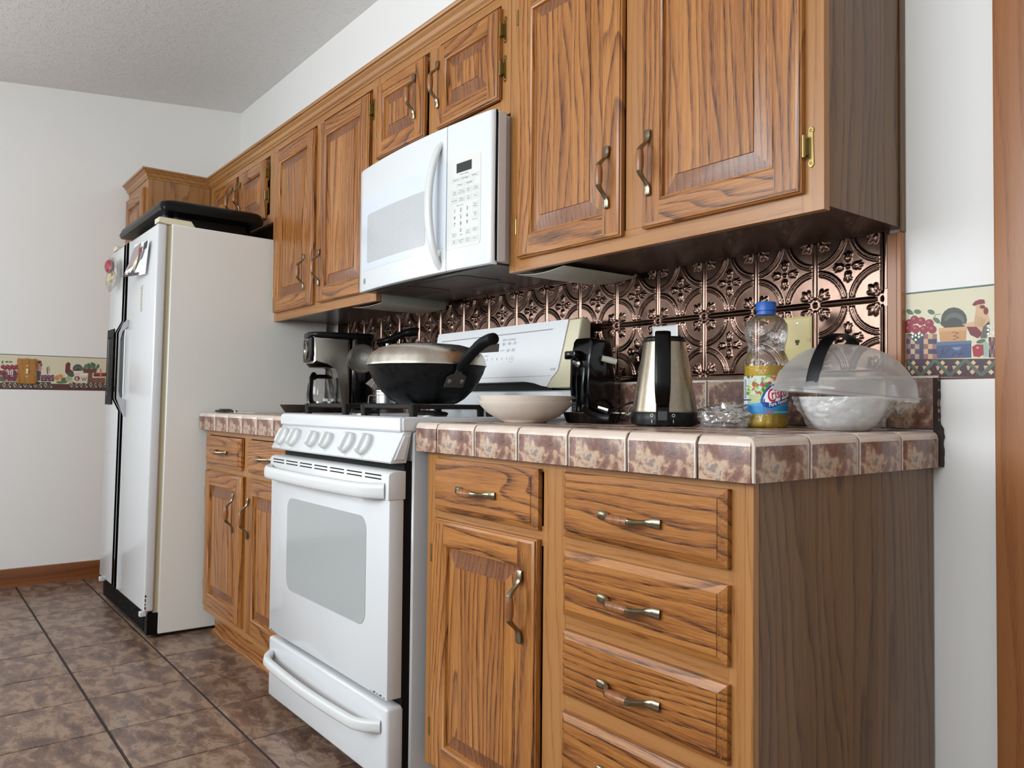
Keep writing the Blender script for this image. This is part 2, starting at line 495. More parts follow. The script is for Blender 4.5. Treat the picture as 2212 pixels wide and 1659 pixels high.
# ------------------------------------------------------------------ the room
XL, XR, YF = -4.164, 2.3, -3.6
def ceil_z(y): return 2.78 + 0.104 * y
b = B(); box(b, XL - .1, XR + .1, YF - .1, .1, -.06, -.0035)
floor = struct(obj('floor', b, M_GROUT))
PIT, GR = 0.3125, 0.006
def tile_mesh(name, w, d, mat):
    b = B(); box(b, -w / 2, w / 2, -d / 2, d / 2, -.0095, 0, 0.0022, 0, 2)
    me = bpy.data.meshes.new(name); b.to_mesh(me); b.free(); me.materials.append(mat)
    return me
cache = {}
xs = [-1.565 + PIT * k for k in range(-9, 14)]; ys = [-0.8215 + PIT * k for k in range(-12, 4)]
for i in range(len(xs) - 1):
    for j in range(len(ys) - 1):
        x0, x1 = max(xs[i] + GR / 2, XL + .002), min(xs[i + 1] - GR / 2, XR - .002)
        y0, y1 = max(ys[j] + GR * .68, YF + .002), min(ys[j + 1] - GR * .68, -.002)
        if x1 - x0 < .02 or y1 - y0 < .02: continue
        if x0 > 1.3 or y0 < -3.3: continue
        key = (round(x1 - x0, 3), round(y1 - y0, 3))
        if key not in cache: cache[key] = tile_mesh('floor_tile', *key, M_FTILE)
        inst('floor_tile', cache[key], floor, ((x0 + x1) / 2, (y0 + y1) / 2, 0))

def wall(name, pts, axis, a0, a1):
    b = B(); prism(b, pts, axis, a0, a1); return struct(obj(name, b, M_WALL))
zc = ceil_z
b = B(); box(b, XL - .12, XR + .12, 0, .12, -.06, 3.0); struct(obj('wall_back', b, M_WALL))
b = B()                      # left wall, with an opening for the added window beyond the picture
LW = (-3.35, -2.15, 1.0, 2.1)
for (y0, y1, z0, z1) in ((LW[1], 0, -.06, 3.0), (YF, LW[0], -.06, 3.0), (LW[0], LW[1], -.06, LW[2]), (LW[0], LW[1], LW[3], 3.0)): box(b, XL - .12, XL, y0, y1, z0, z1)
struct(obj('wall_left', b, M_WALL))
b = B(); box(b, XR, XR + .12, YF - .12, 0, -.06, 3.0); struct(obj('wall_right', b, M_WALL))
b = B()
WN = (-2.45, .85, 1.25, 2.30)
for (x0, x1, z0, z1) in ((XL, WN[0], -.06, 3.0), (WN[1], XR, -.06, 3.0), (WN[0], WN[1], -.06, WN[2]), (WN[0], WN[1], WN[3], 3.0)): box(b, x0, x1, YF - .12, YF, z0, z1)
struct(obj('wall_front', b, M_WALL))
b = B(); prism(b, [(.12, zc(.12)), (.12, zc(.12) + .1), (YF - .12, zc(YF - .12) + .1), (YF - .12, zc(YF - .12))], 'x', XL - .12, XR + .12)
struct(obj('ceiling', b, M_CEIL))
# windows
b = B()
for k in range(4):
    x = WN[0] + (WN[1] - WN[0]) * k / 3
    box(b, x - .03 if k else x, x + .03 if k < 3 else x, YF - .10, YF - .05, WN[2], WN[3])
box(b, WN[0], WN[1], YF - .10, YF - .05, WN[2], WN[2] + .05); box(b, WN[0], WN[1], YF - .10, YF - .05, WN[3] - .05, WN[3])
w1 = struct(obj('window_1', b, M_WHITEP))
for k in range(3):
    x0 = WN[0] + (WN[1] - WN[0]) * k / 3; x1 = WN[0] + (WN[1] - WN[0]) * (k + 1) / 3
    b = B(); box(b, x0 + .02, x1 - .02, YF - .08, YF - .074, WN[2] + .03, WN[3] - .03); obj('pane', b, M_GLASS, w1)
b = B()
for y in (LW[0], (LW[0] + LW[1]) / 2 - .03, LW[1] - .06): box(b, XL - .10, XL - .05, y, y + .06, LW[2], LW[3])
box(b, XL - .10, XL - .05, LW[0], LW[1], LW[2], LW[2] + .05); box(b, XL - .10, XL - .05, LW[0], LW[1], LW[3] - .05, LW[3])
w2 = struct(obj('added_window_left', b, M_WHITEP))  # unseen window, added to bring in extra light from the left
for k in range(2):
    y0 = LW[0] + .6 * k
    b = B(); box(b, XL - .08, XL - .074, y0 + .03, y0 + .57, LW[2] + .03, LW[3] - .03); obj('pane', b, M_GLASS, w2)
# baseboard of the left wall with its shoe moulding
b = B()
prism(b, [(XL, 0), (XL + .022, 0), (XL + .020, .014), (XL + .013, .019), (XL + .013, .082), (XL + .010, .092), (XL, .095)], 'y', YF, -.002)
struct(obj('baseboard_left', b, M_PINEH))
# wooden door casing on the right, and the strip that closes the end of the metal backsplash
b = B(); prism(b, rrect(.103, .34, -.022, .0, .004, 2), 'z', 0, 2.15)
box(b, .24, .36, -.028, 0, 0, 2.15, .003)
struct(obj('trim_1', b, M_PINE))
b = B(); box(b, -.104, -.083, -.014, -.0005, 1.046, 1.345, .0015); box(b, -.0825, -.071, -.019, -.0005, 1.046, 1.345, .002)
struct(obj('trim_2', b, M_PINE))
# ------------------------------------------------------------------ cabinet kit
def rring(x0, x1, z0, z1, i, y):
    return [Vector((x0 + i, y, z0 + i)), Vector((x1 - i, y, z0 + i)), Vector((x1 - i, y, z1 - i)), Vector((x0 + i, y, z1 - i))]

def pull(parent, x, z, yf, vert=True, L=0.147):
    st = [(-.5, .0035, .0070, .0032), (-.485, .0045, .0072, .0036), (-.40, .0048, .0072, .0036), (-.345, .0065, .0058, .0036), (-.29, .0125, .0040, .0036),
          (-.235, .0215, .0040, .0040), (-.19, .0275, .0052, .0052), (-.155, .0295, .0060, .0060)]
    def pt(s, d): return Vector((x, yf - d, z + s * L)) if vert else Vector((x + s * L, yf - d, z))
    W = (1, 0, 0) if vert else (0, 0, 1)
    b = B()
    st = [(s, d, hw * 1.18, ht * 1.18) for s, d, hw, ht in st]
    full = st + [(-.13, .0296, .003, .003), (.13, .0296, .003, .003)] + [(-s, d, hw, ht) for s, d, hw, ht in st[::-1]]
    tube(b, [pt(s, d) for s, d, _, _ in full], [(hw, ht) for _, _, hw, ht in full], 10, 0, W, sq=0.75)
    obj('handle', b, M_PEWTER, parent)
    b = B()
    S = [(-.158, .0072), (-.12, .0085), (-.06, .0094), (0, .0097), (.06, .0094), (.12, .0085), (.158, .0072)]
    tube(b, [pt(s, .0296) for s, _ in S], [r for _, r in S], 12, 0, W)
    obj('handle_grip', b, M_GRIP, parent)

def hinge(parent, xe, z, yb, side):
    """wrap hinge at door edge xe; side = +1 when the face frame lies to the right"""
    b = B()
    tube(b, [(xe + side * .004, yb - .0135, z - .021), (xe + side * .004, yb - .0135, z + .021)], .0038, 10)
    box(b, min(xe + side * .003, xe + side * .0065), max(xe + side * .003, xe + side * .0065), yb - .0135, yb - .001, z - .016, z + .016)
    c = xe + side * .0125
    o = [(-.0035, -.027), (-.0060, -.029), (-.0060, -.034), (-.003, -.036), (-.002, -.039), (.002, -.039), (.003, -.036), (.006, -.034), (.006, -.029), (.005, -.026)]
    pts = [(c + u, z + v) for u, v in o] + [(c - u, z - v) for u, v in o]
    prism(b, pts, 'y', yb - .0022, yb - .0002, bev=.0005)
    for s in (-1, 1):
        lathe(b, [(.0026, 0), (.0026, -.0008), (.0012, -.0015)], (c, yb - .0022, z + s * .031), 10, ax='y')
    box(b, min(xe + side * .003, c), max(xe + side * .003, c), yb - .003, yb - .001, z - .014, z + .014)
    obj('hinge', b, M_BRASS, parent)

def door(cab, x0, x1, z0, z1, yb, hx=None, hz=None, hside=0, hzs=(), t=.020, w=.056, hmat=None):
    yf = yb - t
    b = B()
    R = [rring(x0, x1, z0, z1, 0, yb), rring(x0, x1, z0, z1, 0, yf + .0075), rring(x0, x1, z0, z1, .0025, yf + .0060), rring(x0, x1, z0, z1, .0035, yf + .0025), rring(x0, x1, z0, z1, .009, yf)]
    mf = lambda i, j: 1 if j in (0, 2) else 0
    loft(b, R, cap0=False, cap1=False, matf=mf)
    i = .009
    def q(a, c, e, d, m):
        f = b.faces.new([b.verts.new(Vector((a, yf, e))), b.verts.new(Vector((c, yf, e))), b.verts.new(Vector((c, yf, d))), b.verts.new(Vector((a, yf, d)))]); f.material_index = m
    q(x0 + i, x0 + w, z0 + i, z1 - i, 0); q(x1 - w, x1 - i, z0 + i, z1 - i, 0)
    q(x0 + w, x1 - w, z0 + i, z0 + w, 1); q(x0 + w, x1 - w, z1 - w, z1 - i, 1)
    # fine joint lines where rails meet stiles
    R = [rring(x0, x1, z0, z1, w, yf), rring(x0, x1, z0, z1, w + .0015, yf + .0022), rring(x0, x1, z0, z1, w + .006, yf + .0040), rring(x0, x1, z0, z1, w + .0085, yf + .0120)]
    loft(b, R, cap0=False, cap1=False, matf=mf)
    d = obj('door', b, [M_OAKV, M_OAKH], cab)
    b = B(); w2 = w + .0075
    k = min(.038, (x1 - x0) * .115)
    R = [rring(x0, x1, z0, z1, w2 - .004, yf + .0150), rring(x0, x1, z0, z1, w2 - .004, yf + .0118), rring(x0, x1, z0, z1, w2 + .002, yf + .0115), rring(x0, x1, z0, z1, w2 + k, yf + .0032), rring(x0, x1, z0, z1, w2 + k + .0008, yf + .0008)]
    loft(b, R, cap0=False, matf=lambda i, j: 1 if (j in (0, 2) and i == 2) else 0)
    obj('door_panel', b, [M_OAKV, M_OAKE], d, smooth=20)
    if hx is not None: pull(d, hx, hz, yf)
    for z in hzs: hinge(d, x1 if hside > 0 else x0, z, yb, hside)
    return d

def drawer(cab, x0, x1, z0, z1, yb, hx=None, hz=None, t=.020):
    yf = yb - t
    b = B()
    R = [rring(x0, x1, z0, z1, 0, yb), rring(x0, x1, z0, z1, 0, yf + .009), rring(x0, x1, z0, z1, .002, yf + .0080), rring(x0, x1, z0, z1, .014, yf + .0022), rring(x0, x1, z0, z1, .0147, yf + .0)]
    loft(b, R, cap0=False)
    d = obj('drawer', b, M_OAKH, cab, smooth=20)
    if hx is not None: pull(d, hx, hz, yf, vert=False)
    return d

def carcass(name, label, x0, x1, z0, z1, y, rails, stiles, ven=None, cat='cabinet'):
    """wall or base cabinet: body behind a face frame at depth y"""
    t = thing(name, label, cat, ((x0 + x1) / 2, -.02 + y / 2, z0))
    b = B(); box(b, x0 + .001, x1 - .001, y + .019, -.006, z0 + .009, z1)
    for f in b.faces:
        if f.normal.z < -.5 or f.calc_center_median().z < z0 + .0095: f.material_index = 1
    obj('body', b, [ven or M_VEN_SHADE, M_UNDER], t, smooth=0)
    b = B()
    for (a, c, e, g) in stiles: box(b, a, c, y, y + .019, e, g, .0004, 0)
    for (a, c, e, g) in rails: box(b, a, c, y + .0002, y + .019, e, g, .0004, 1)
    obj('face_frame', b, [M_FRV, M_FRH], t, smooth=0)
    return t
YU = -.31
# --- wall cabinets
ZT = 2.165
def wallcab(name, label, x0, x1, z0, mid, sl=.045, sr=.045):
    st = [(x0, x0 + sl, z0, ZT), (x1 - sr, x1, z0, ZT), (mid - .032, mid + .032, z0 + .045, ZT - .04)]
    ra = [(x0 + sl, x1 - sr, z0, z0 + .045), (x0 + sl, x1 - sr, ZT - .04, ZT)]
    return carcass(name, label, x0, x1, z0, ZT, YU, ra, st)
wc = wallcab('wall_cabinet', 'short oak wall cabinet with two small doors above the refrigerator', -3.709, -2.791, 1.805, -3.238)
door(wc, -3.60, -3.262, 1.835, 2.112, YU, -3.305, 1.995, -1, (1.90, 2.05), w=.05)
door(wc, -3.215, -2.868, 1.835, 2.112, YU, -3.185, 1.995, 1, (1.942, 2.048), w=.05)
wc = wallcab('wall_cabinet', 'tall oak wall cabinet hung between refrigerator and microwave', -2.789, -1.797, 1.345, -2.29)
door(wc, -2.739, -2.320, 1.381, 2.110, YU, -2.388, 1.522, -1, (1.47, 2.03))
door(wc, -2.263, -1.845, 1.381, 2.108, YU, -2.240, 1.520, 1, (1.50, 2.045))
b = B(); box(b, -1.7975, -1.7965, -.289, -.012, 1.34, 1.45); obj('side_skin', b, M_PALE, wc)
wc = wallcab('wall_cabinet', 'short oak wall cabinet with two small doors above the white microwave', -1.795, -1.025, 1.800, -1.423)
door(wc, -1.787, -1.465, 1.848, 2.112, YU, -1.515, 1.990, -1, (1.94, 2.05), w=.05)
door(wc, -1.388, -1.062, 1.848, 2.110, YU, -1.372, 1.985, 1, (1.934, 2.046), w=.05)
wc = wallcab('wall_cabinet', 'tall oak wall cabinet over the right counter with shade-darkened side panel', -1.023, -.074, 1.345, -.545)
door(wc, -.972, -.580, 1.377, 2.110, YU, -.618, 1.521, -1, (1.465, 2.048))
door(wc, -.514, -.112, 1.381, 2.110, YU, -.488, 1.525, 1, (1.467, 2.048))
b = B(); box(b, -.0745, -.0700, -.020, -.001, 1.345, 2.165, .001); obj('scribe_strip', b, M_VEN_SHADE, wc)
# --- pantry beside the refrigerator
YP = -.634
pt_ = carcass('pantry_cabinet', 'deep tall oak pantry cabinet in the corner beside the refrigerator', -4.150, -3.712, 0.0, 2.175, YP,
              [(-4.105, -3.757, 0, .10), (-4.105, -3.757, 2.12, 2.175)], [(-4.150, -4.105, 0, 2.175), (-3.757, -3.712, 0, 2.175)], ven=M_VENL)
door(pt_, -4.130, -3.752, 1.12, 2.112, YP, -3.79, 1.25, -1, (1.2, 2.0))
door(pt_, -4.130, -3.752, .12, 1.08, YP, -3.79, .95, -1, (.25, .95))
# --- crown moulding along all of them
prof = [(.0004, 0), (.004, 0), (.005, .006), (.011, .012), (.015, .024), (.025, .033), (.026, .037), (.033, .039), (.036, .044), (.036, .049), (.0004, .049)]
path = [((-.074, -.004), (1, 0)), ((-.074, YU), (1, -1)), ((-3.712, YU), (1, -1)), ((-3.712, YP), (1, -1)), ((-4.150, YP), (0, -1))]
b = B()
loft(b, [[Vector((p[0] + n_[0] * o_, p[1] + n_[1] * o_, 2.153 + h)) for o_, h in prof] for p, n_ in path])
tag(obj('crown_moulding', b, M_CROWN, smooth=25), 'stepped oak crown moulding running along the top of all wall cabinets', 'moulding')
# thin pale heat-shield sheets screwed below the cabinets on both sides of the range
def shield(label, x0, x1, y0, y1, z, sag, lo):
    b = B(); top = []; bot = []
    for i in range(13):
        s = i / 12
        x = x0 + (x1 - x0) * s
        dz = -sag * math.sin(PI * s) ** 1.0 - lo * s
        top.append((x, z + dz)); bot.append((x, z + dz - .0012))
    prism(b, top + bot[::-1], 'y', y0, y1)
    tag(obj('heat_shield', b, plain('shield_metal', (196, 196, 182), 0.35)), label, 'sheet', 'heat shields under the wall cabinets')
shield('thin pale bowed sheet under the cabinet left of the microwave', -2.03, -1.80, -.285, -.012, 1.3445, .006, .002)
shield('thin pale bowed sheet under the cabinet right of the microwave', -1.02, -.82, -.285, -.012, 1.3445, .008, .001)

# --- base cabinets
YB = -.61
def basecab(name, label, x0, x1, mid, side=True):
    z0, z1 = .10, .861
    t = thing(name, label, 'cabinet', ((x0 + x1) / 2, -.3, 0))
    b = B(); box(b, x0 + .001, x1 - .0012, YB + .019, -.006, z0, z1)
    obj('body', b, [M_VEN_SHADE], t, smooth=0)
    b = B()
    for a, c in ((x0, x0 + .045), (x1 - .042, x1 - .012 if side else x1), (mid - .034, mid + .034)): box(b, a, c, YB, YB + .019, z0, z1, .0004, 0)
    for a, c in ((x0 + .045, mid - .034), (mid + .034, x1 - .042)):
        for e, g in ((z0, z0 + .03), (z1 - .02, z1), (.69, .73)): box(b, a, c, YB + .0003, YB + .019, e, g, .0004, 1)
    obj('face_frame', b, [M_FRV, M_FRH], t, smooth=0)
    b = B(); box(b, x0 + .002, x1 - .003, -.562, -.545, 0, z0); prism(b, [(-.562, 0), (-.577, 0), (-.575, .009), (-.569, .014), (-.562, .016)], 'x', x0 + .002, x1 - .003)
    obj('toe_kick', b, [M_OAKH], t, smooth=0)
    return t
bc = basecab('base_cabinet', 'oak base cabinet squeezed between refrigerator and range, two drawers over two doors', -2.720, -1.770, -2.222, side=False)
drawer(bc, -2.675, -2.262, .718, .838, YB, -2.466, .778); drawer(bc, -2.183, -1.802, .718, .838, YB, -1.995, .778)
door(bc, -2.675, -2.240, .133, .696, YB, -2.312, .554, -1, (.22, .60)); door(bc, -2.168, -1.795, .133, .696, YB, -2.150, .553, 1, (.22, .60))
bc = basecab('base_cabinet', 'oak base cabinet at the end of the counter with a stack of drawers', -.957, -.020, -.480)
drawer(bc, -.907, -.519, .7225, .847, YB, -.723, .780)
d = door(bc, -.910, -.519, .113, .703, YB, -.562, .562, -1, (.202, .618))
for z0, z1 in ((.7215, .847), (.570, .696), (.4165, .541), (.262, .384), (.113, .236)):
    drawer(bc, -.441, -.057, z0, z1, YB, -.2575, (z0 + z1) / 2 - .007)
b = B()
for z in (.5535 + .002, .3975, .246): 
    pass
for z0, z1 in ((.567 - .035, .567), (.413 - .03, .413), (.232, .262)): box(b, -.446, -.062, YB + .0003, YB + .019, z0, z1, .0004, 0)
obj('frame_rail', b, M_FRH, bc, smooth=0)
b = B(); box(b, -.0200, -.0160, YB + .014, -.006, .0, .861); box(b, -.0320, -.0165, YB - .0002, YB + .014, 0, .861, .0005, 1)
obj('side_panel', b, [M_VEN_SHADE, M_FRV], bc, smooth=0)

# ------------------------------------------------------------------ tiled counters
ZC, HE, D, TP = .932, .071, -.635, .155
M_TEDGE = counter_tile('tile_print_edge', 0.28, edge=[(2, -.0205), (0, .0718)])
M_TTOP = counter_tile('tile_print_top', 0.25, edge=[(0, .0722), (1, .0722)])
M_TBS = counter_tile('tile_print_upstand', 0.3, edge=[(2, -.0495), (0, .0718)])
def edge_mesh(w):
    """V-cap edge tile, its face in -y, centred on x; origin in the middle of its face height"""
    b = B(); h = HE / 2
    r = .014
    pts = [(0, -h), (0, h - r)] + [(r - r * math.cos(a), h - r + r * math.sin(a)) for a in (PI / 2 * k / 5 for k in range(1, 6))] + [(.034, h), (.034, h - .006), (.006, h - .018), (.006, -h)]
    prism(b, pts, 'x', -w / 2, w / 2, 0, .0012)
    me = bpy.data.meshes.new('edge_tile')
    bmesh.ops.recalc_face_normals(b, faces=b.faces); b.to_mesh(me); b.free(); me.materials.append(M_TEDGE)
    me.polygons.foreach_set('use_smooth', [True] * len(me.polygons)); me.set_sharp_from_angle(angle=math.radians(40))
    return me
def flat_mesh(name, w, d, mat, th=.006):
    b = B(); box(b, -w / 2, w / 2, -d / 2, d / 2, -th, 0, .0012, 0, 2)
    me = bpy.data.meshes.new(name); b.to_mesh(me); b.free(); me.materials.append(mat); return me
def up_mesh(w, h):
    b = B(); box(b, -w / 2, w / 2, -.0045, .0045, -h / 2, h / 2, .0018, 0, 2)
    me = bpy.data.meshes.new('upstand_tile'); b.to_mesh(me); b.free(); me.materials.append(M_TBS); return me
G = .0055
def counter(name, label, joints, side):
    """joints: x of the tile joints, left to right"""
    x0, x1 = joints[0], joints[-1]
    t = thing(name, label, 'countertop', ((x0 + x1) / 2, D / 2, ZC - HE))
    xr = x1 - (.008 if side else 0)
    b = B(); box(b, x0 + .001, xr, D + .007, -.003, ZC - HE + .002, ZC - .0035)
    obj('counter_base', b, M_GROUT, t)
    mc = {}
    for a, c in zip(joints[:-1], joints[1:]):
        wd = round(c - a - G, 4)
        if ('e', wd) not in mc: mc[('e', wd)] = edge_mesh(wd); mc[('u', wd)] = up_mesh(wd, .108)
        last = side and c == x1
        if last:
            wd2 = round(wd - .003, 4); mc[('e', wd2)] = edge_mesh(wd2); inst('edge_tile', mc[('e', wd2)], t, (a + G / 2 + wd2 / 2, D, ZC - HE / 2))
        else: inst('edge_tile', mc[('e', wd)], t, ((a + c) / 2, D, ZC - HE / 2))
        inst('upstand_tile', mc[('u', wd)], t, ((a + c) / 2, -.0085, ZC + .058))
        ys_ = [D + .034 + G, D + TP, D + 2 * TP, D + 3 * TP, D + 4 * TP]
        cc = c - (.034 if last else 0)
        for y0, y1 in zip(ys_[:-1], ys_[1:]):
            k = ('t', round(cc - a - G, 4), round(y1 - y0 - G, 4))
            if k not in mc: mc[k] = flat_mesh('top_tile', k[1], k[2], M_TTOP)
            inst('top_tile', mc[k], t, ((a + cc) / 2, (y0 + y1) / 2, ZC))
    if side:
        m = edge_mesh(round(TP - G, 4))
        for k in range(4):
            inst('edge_tile', m, t, (x1, D + TP * (k + .5), ZC - HE / 2), rotz=PI / 2)
        # bead of dark mastic between the end tiles and the wall
        b = B(); pts = []
        rnd = random.Random(3)
        zs = [ZC - HE + .0 + .0085 * i for i in range(int((HE + .118) / .0085))]
        pr = [(x1 - .012, z) for z in zs]
        pl = [(x1 + (.0045 if z < ZC + .012 else -.003) + rnd.uniform(-.0015, .0015), z) for z in zs]
        prism(b, pl + pr[::-1], 'y', -.0135, -.001)
        obj('mastic_bead', b, M_GROUT, t)
    return t
jr = [-.9785, -.8815] + [-.8815 + TP * k for k in range(1, 6)] + [0.0]
counter('countertop', 'brown mottled tile countertop on the end cabinet with the kettle and oil bottle', jr, True)
jl = [-2.749] + [-2.690 + TP * k for k in range(0, 6)] + [-1.763]
counter('countertop', 'brown mottled tile countertop between refrigerator and range holding the coffee maker', jl, False)

# ------------------------------------------------------------------ embossed metal backsplash
S6 = .1575
def seg(px, py, ax, ay, bx, by):
    vx, vy = bx - ax, by - ay; t = max(0, min(1, ((px - ax) * vx + (py - ay) * vy) / (vx * vx + vy * vy)))
    return math.hypot(px - ax - vx * t, py - ay - vy * t)
def dome(d, r): return math.sqrt(max(0.0, 1 - (d / r) ** 2)) if d < r else 0.0
def ell(x, y, cx, cy, ca, sa, la, lb):
    dx, dy = x - cx, y - cy; p = (dx * ca + dy * sa) / la; q = (-dx * sa + dy * ca) / lb
    k = 1 - p * p - q * q
    return math.sqrt(k) if k > 0 else 0.0
C45 = math.sqrt(.5)
def relief(u, v):
    au, av = abs(u), abs(v); h = 0.0
    h = max(h, dome(seg(au, av, .5, 0, .5, .385), .036) * .9, dome(seg(au, av, 0, .5, .385, .5), .036) * .9)
    h = max(h, dome(math.hypot(au - .5, av - .5), .034) * .9)
    r = math.hypot(au - .5, av - .5)
    if au < .445 and av < .445:
        f = min(1, (.445 - max(au, av)) / .02)
        h = max(h, f * dome(abs(r - .428), .016) * .8, f * dome(abs(r - .474), .016) * .8)
    # flower in the middle
    s, t = max(au, av), min(au, av)
    h = max(h, ell(s, t, .125, 0, 1, 0, .062, .050), .8 * ell(s, t, .175, .0, 1, 0, .045, .026), .7 * ell(s, t, .165, .035, .8, .6, .035, .016), dome(math.hypot(u, v), .028))
    h -= .35 * dome(seg(s, t, .09, 0, .15, 0), .010)
    # three-lobed leaf pointing away from each corner
    du, dv = .5 - au, .5 - av
    p, q = (du + dv) * C45, abs(du - dv) * C45
    lf = max(ell(p, q, .205, 0, 1, 0, .085, .036), ell(p, q, .175, .040, .80, .60, .075, .030), .7 * ell(p, q, .125, .0, 1, 0, .04, .05))
    lf -= .45 * dome(seg(p, q, .11, 0, .26, 0), .008) + .35 * dome(seg(p, q, .12, .012, .215, .075), .007)
    h = max(h, lf)
    return h
def tin_mesh(v0, v1, n=76):
    nv = max(4, int(n * (v1 - v0))); b = B()
    V = [[b.verts.new((S6 * (i / n - .5), -.0042 * relief(i / n - .5, v0 + (v1 - v0) * j / nv), S6 * (v0 + (v1 - v0) * j / nv))) for i in range(n + 1)] for j in range(nv + 1)]
    for j in range(nv):
        for i in range(n): b.faces.new((V[j][i], V[j][i + 1], V[j + 1][i + 1], V[j + 1][i]))
    me = bpy.data.meshes.new('tin_tile'); bmesh.ops.recalc_face_normals(b, faces=b.faces); b.to_mesh(me); b.free()
    me.materials.append(M_TIN); me.polygons.foreach_set('use_smooth', [True] * len(me.polygons))
    return me
ts = thing('tin_backsplash', 'embossed copper-brown pressed metal backsplash covering the wall behind the counters', 'backsplash', (-1.4, 0, 1.046))
b = B(); box(b, -2.745, -.1045, -.0022, -.0004, 1.046, 1.354); box(b, -1.80, -.98, -.0022, -.0004, .90, 1.047); box(b, -1.796, -1.026, -.0022, -.0004, 1.353, 1.40)
obj('backing_sheet', b, M_TIN, ts)
mlo, mhi = tin_mesh(-.5, .5), tin_mesh(-.5, .405)
nx = 17
for k in range(nx):
    xc = -.117 - S6 * (k + .5)
    if xc - S6 / 2 < -2.76: continue
    inst('tin_tile', mlo, ts, (xc, -.0025, 1.0535 + S6 / 2)); inst('tin_tile', mlo if -1.72 < xc < -1.10 else mhi, ts, (xc, -.0025, 1.0535 + S6 * 1.5))
b = B()
for row in (0, 1):
    for j in range(0, 46 if row == 0 else 41):
        pass
tube(b, [(-.111, -.0035, 1.075), (-.111, -.0035, 1.195)], (.0045, .003), 8, 0, (1, 0, 0)); tube(b, [(-.111, -.0035, 1.232), (-.111, -.0035, 1.345)], (.0045, .003), 8, 0, (1, 0, 0))
obj('edge_bead', b, M_TIN, ts)
# ------------------------------------------------------------------ gas range
M_OGLASS = plain('oven_window_glass', (166, 170, 170), 0.16, coat=0.4)
M_PANELW = plain('range_panel_white', (228, 229, 230), 0.3)
M_DARKDISP = plain('display_dark', (44, 26, 24), 0.12)
X0, X1 = -1.757, -.985
st = thing('gas_range', 'white freestanding gas range with oven door, knobs and backguard between the counters', 'stove', (-1.371, -.35, 0))
b = B(); box(b, X0, X1, -.636, -.022, .035, .906, .004)
obj('body', b, M_WHITE, st)
b = B(); box(b, X0 + .012, X1 - .006, -.6575, -.634, .03, .834); obj('front_recess', b, M_BLKM, st)
for x in (X0 + .05, X1 - .05):
    for y in (-.58, -.08):
        b = B(); lathe(b, [(.016, 0), (.016, .006), (.009, .008), (.009, .036)], (x, y, 0), 12); obj('foot', b, M_BLACK, st)
# oven door
b = B(); box(b, X0 + .004, X1 - .004, -.700, -.658, .254, .742, .004, 0, 2)
dr = obj('oven_door', b, M_WHITE, st)
b = B(); prism(b, rrect(-1.617, -1.105, .409, .688, .035, 6), 'y', -.7012, -.6995, bev=.0004)
obj('oven_window', b, M_OGLASS, dr)
b = B(); prism(b, [(-.7035, .741), (-.7035, .800), (-.700, .806), (-.690, .810), (-.655, .810), (-.655, .741)], 'x', X0 + .002, X1 - .002, bev=.002, seg=2)
obj('door_top_trim', b, M_WHITEP, dr)
for zr in (.790, .799):
    for k in range(7):
        xa = X0 + .03 + k * .103; 
        b = B(); box(b, xa, min(xa + .085, X1 - .02), -.7042, -.7020, zr - .0016, zr + .0016); obj('vent_slot', b, M_BLKM, dr)
def bowbar(name, x0, x1, z, zb, ya, yb_, hw, ht, mat, par):
    N = 24; pts = []; rr = []
    for i in range(N + 1):
        s = i / N; e = min(s, 1 - s) * 2
        k = 1 - (1 - min(1, e / .22)) ** 2.2
        pts.append((x0 + (x1 - x0) * s, ya + (yb_ - ya) * (k * .82 + .18 * math.sin(PI * s)), z + zb * math.sin(PI * s)))
        rr.append((hw * (1.08 - .08 * k), ht))
    b = B(); tube(b, pts, rr, 16, 0, (0, 0, 1), sq=0.7); return obj(name, b, mat, par)
bowbar('handle', X0 + .012, X1 - .022, .762, -.002, -.702, -.748, .019, .010, M_WHITEP, dr)
# storage drawer
b = B(); box(b, X0 + .004, X1 - .004, -.700, -.650, .048, .236, .010, 0, 3)
dw = obj('storage_drawer', b, M_WHITE, st)
bowbar('handle', -1.722, -1.018, .186, -.006, -.698, -.748, .0150, .011, M_WHITEP, dw)
P = Paint(); rc = random.Random(4)
for xa, xb in ((-1.075, -.995), (-1.735, -1.705)):
    x = xa
    while x < xb:
        q_ = x + rc.uniform(.004, .012); hgt = rc.uniform(.0015, .006)
        P.poly((46, 38, 34), [(x, .2585), (q_, .2585), (q_ - .002, .2585 + hgt), (x + .001, .2585 + hgt * .6)], 0); x = q_ + rc.uniform(.0, .008)
P.build('enamel_chips', dr, lambda u, v, h: Vector((u, -.7003 - h, v)))
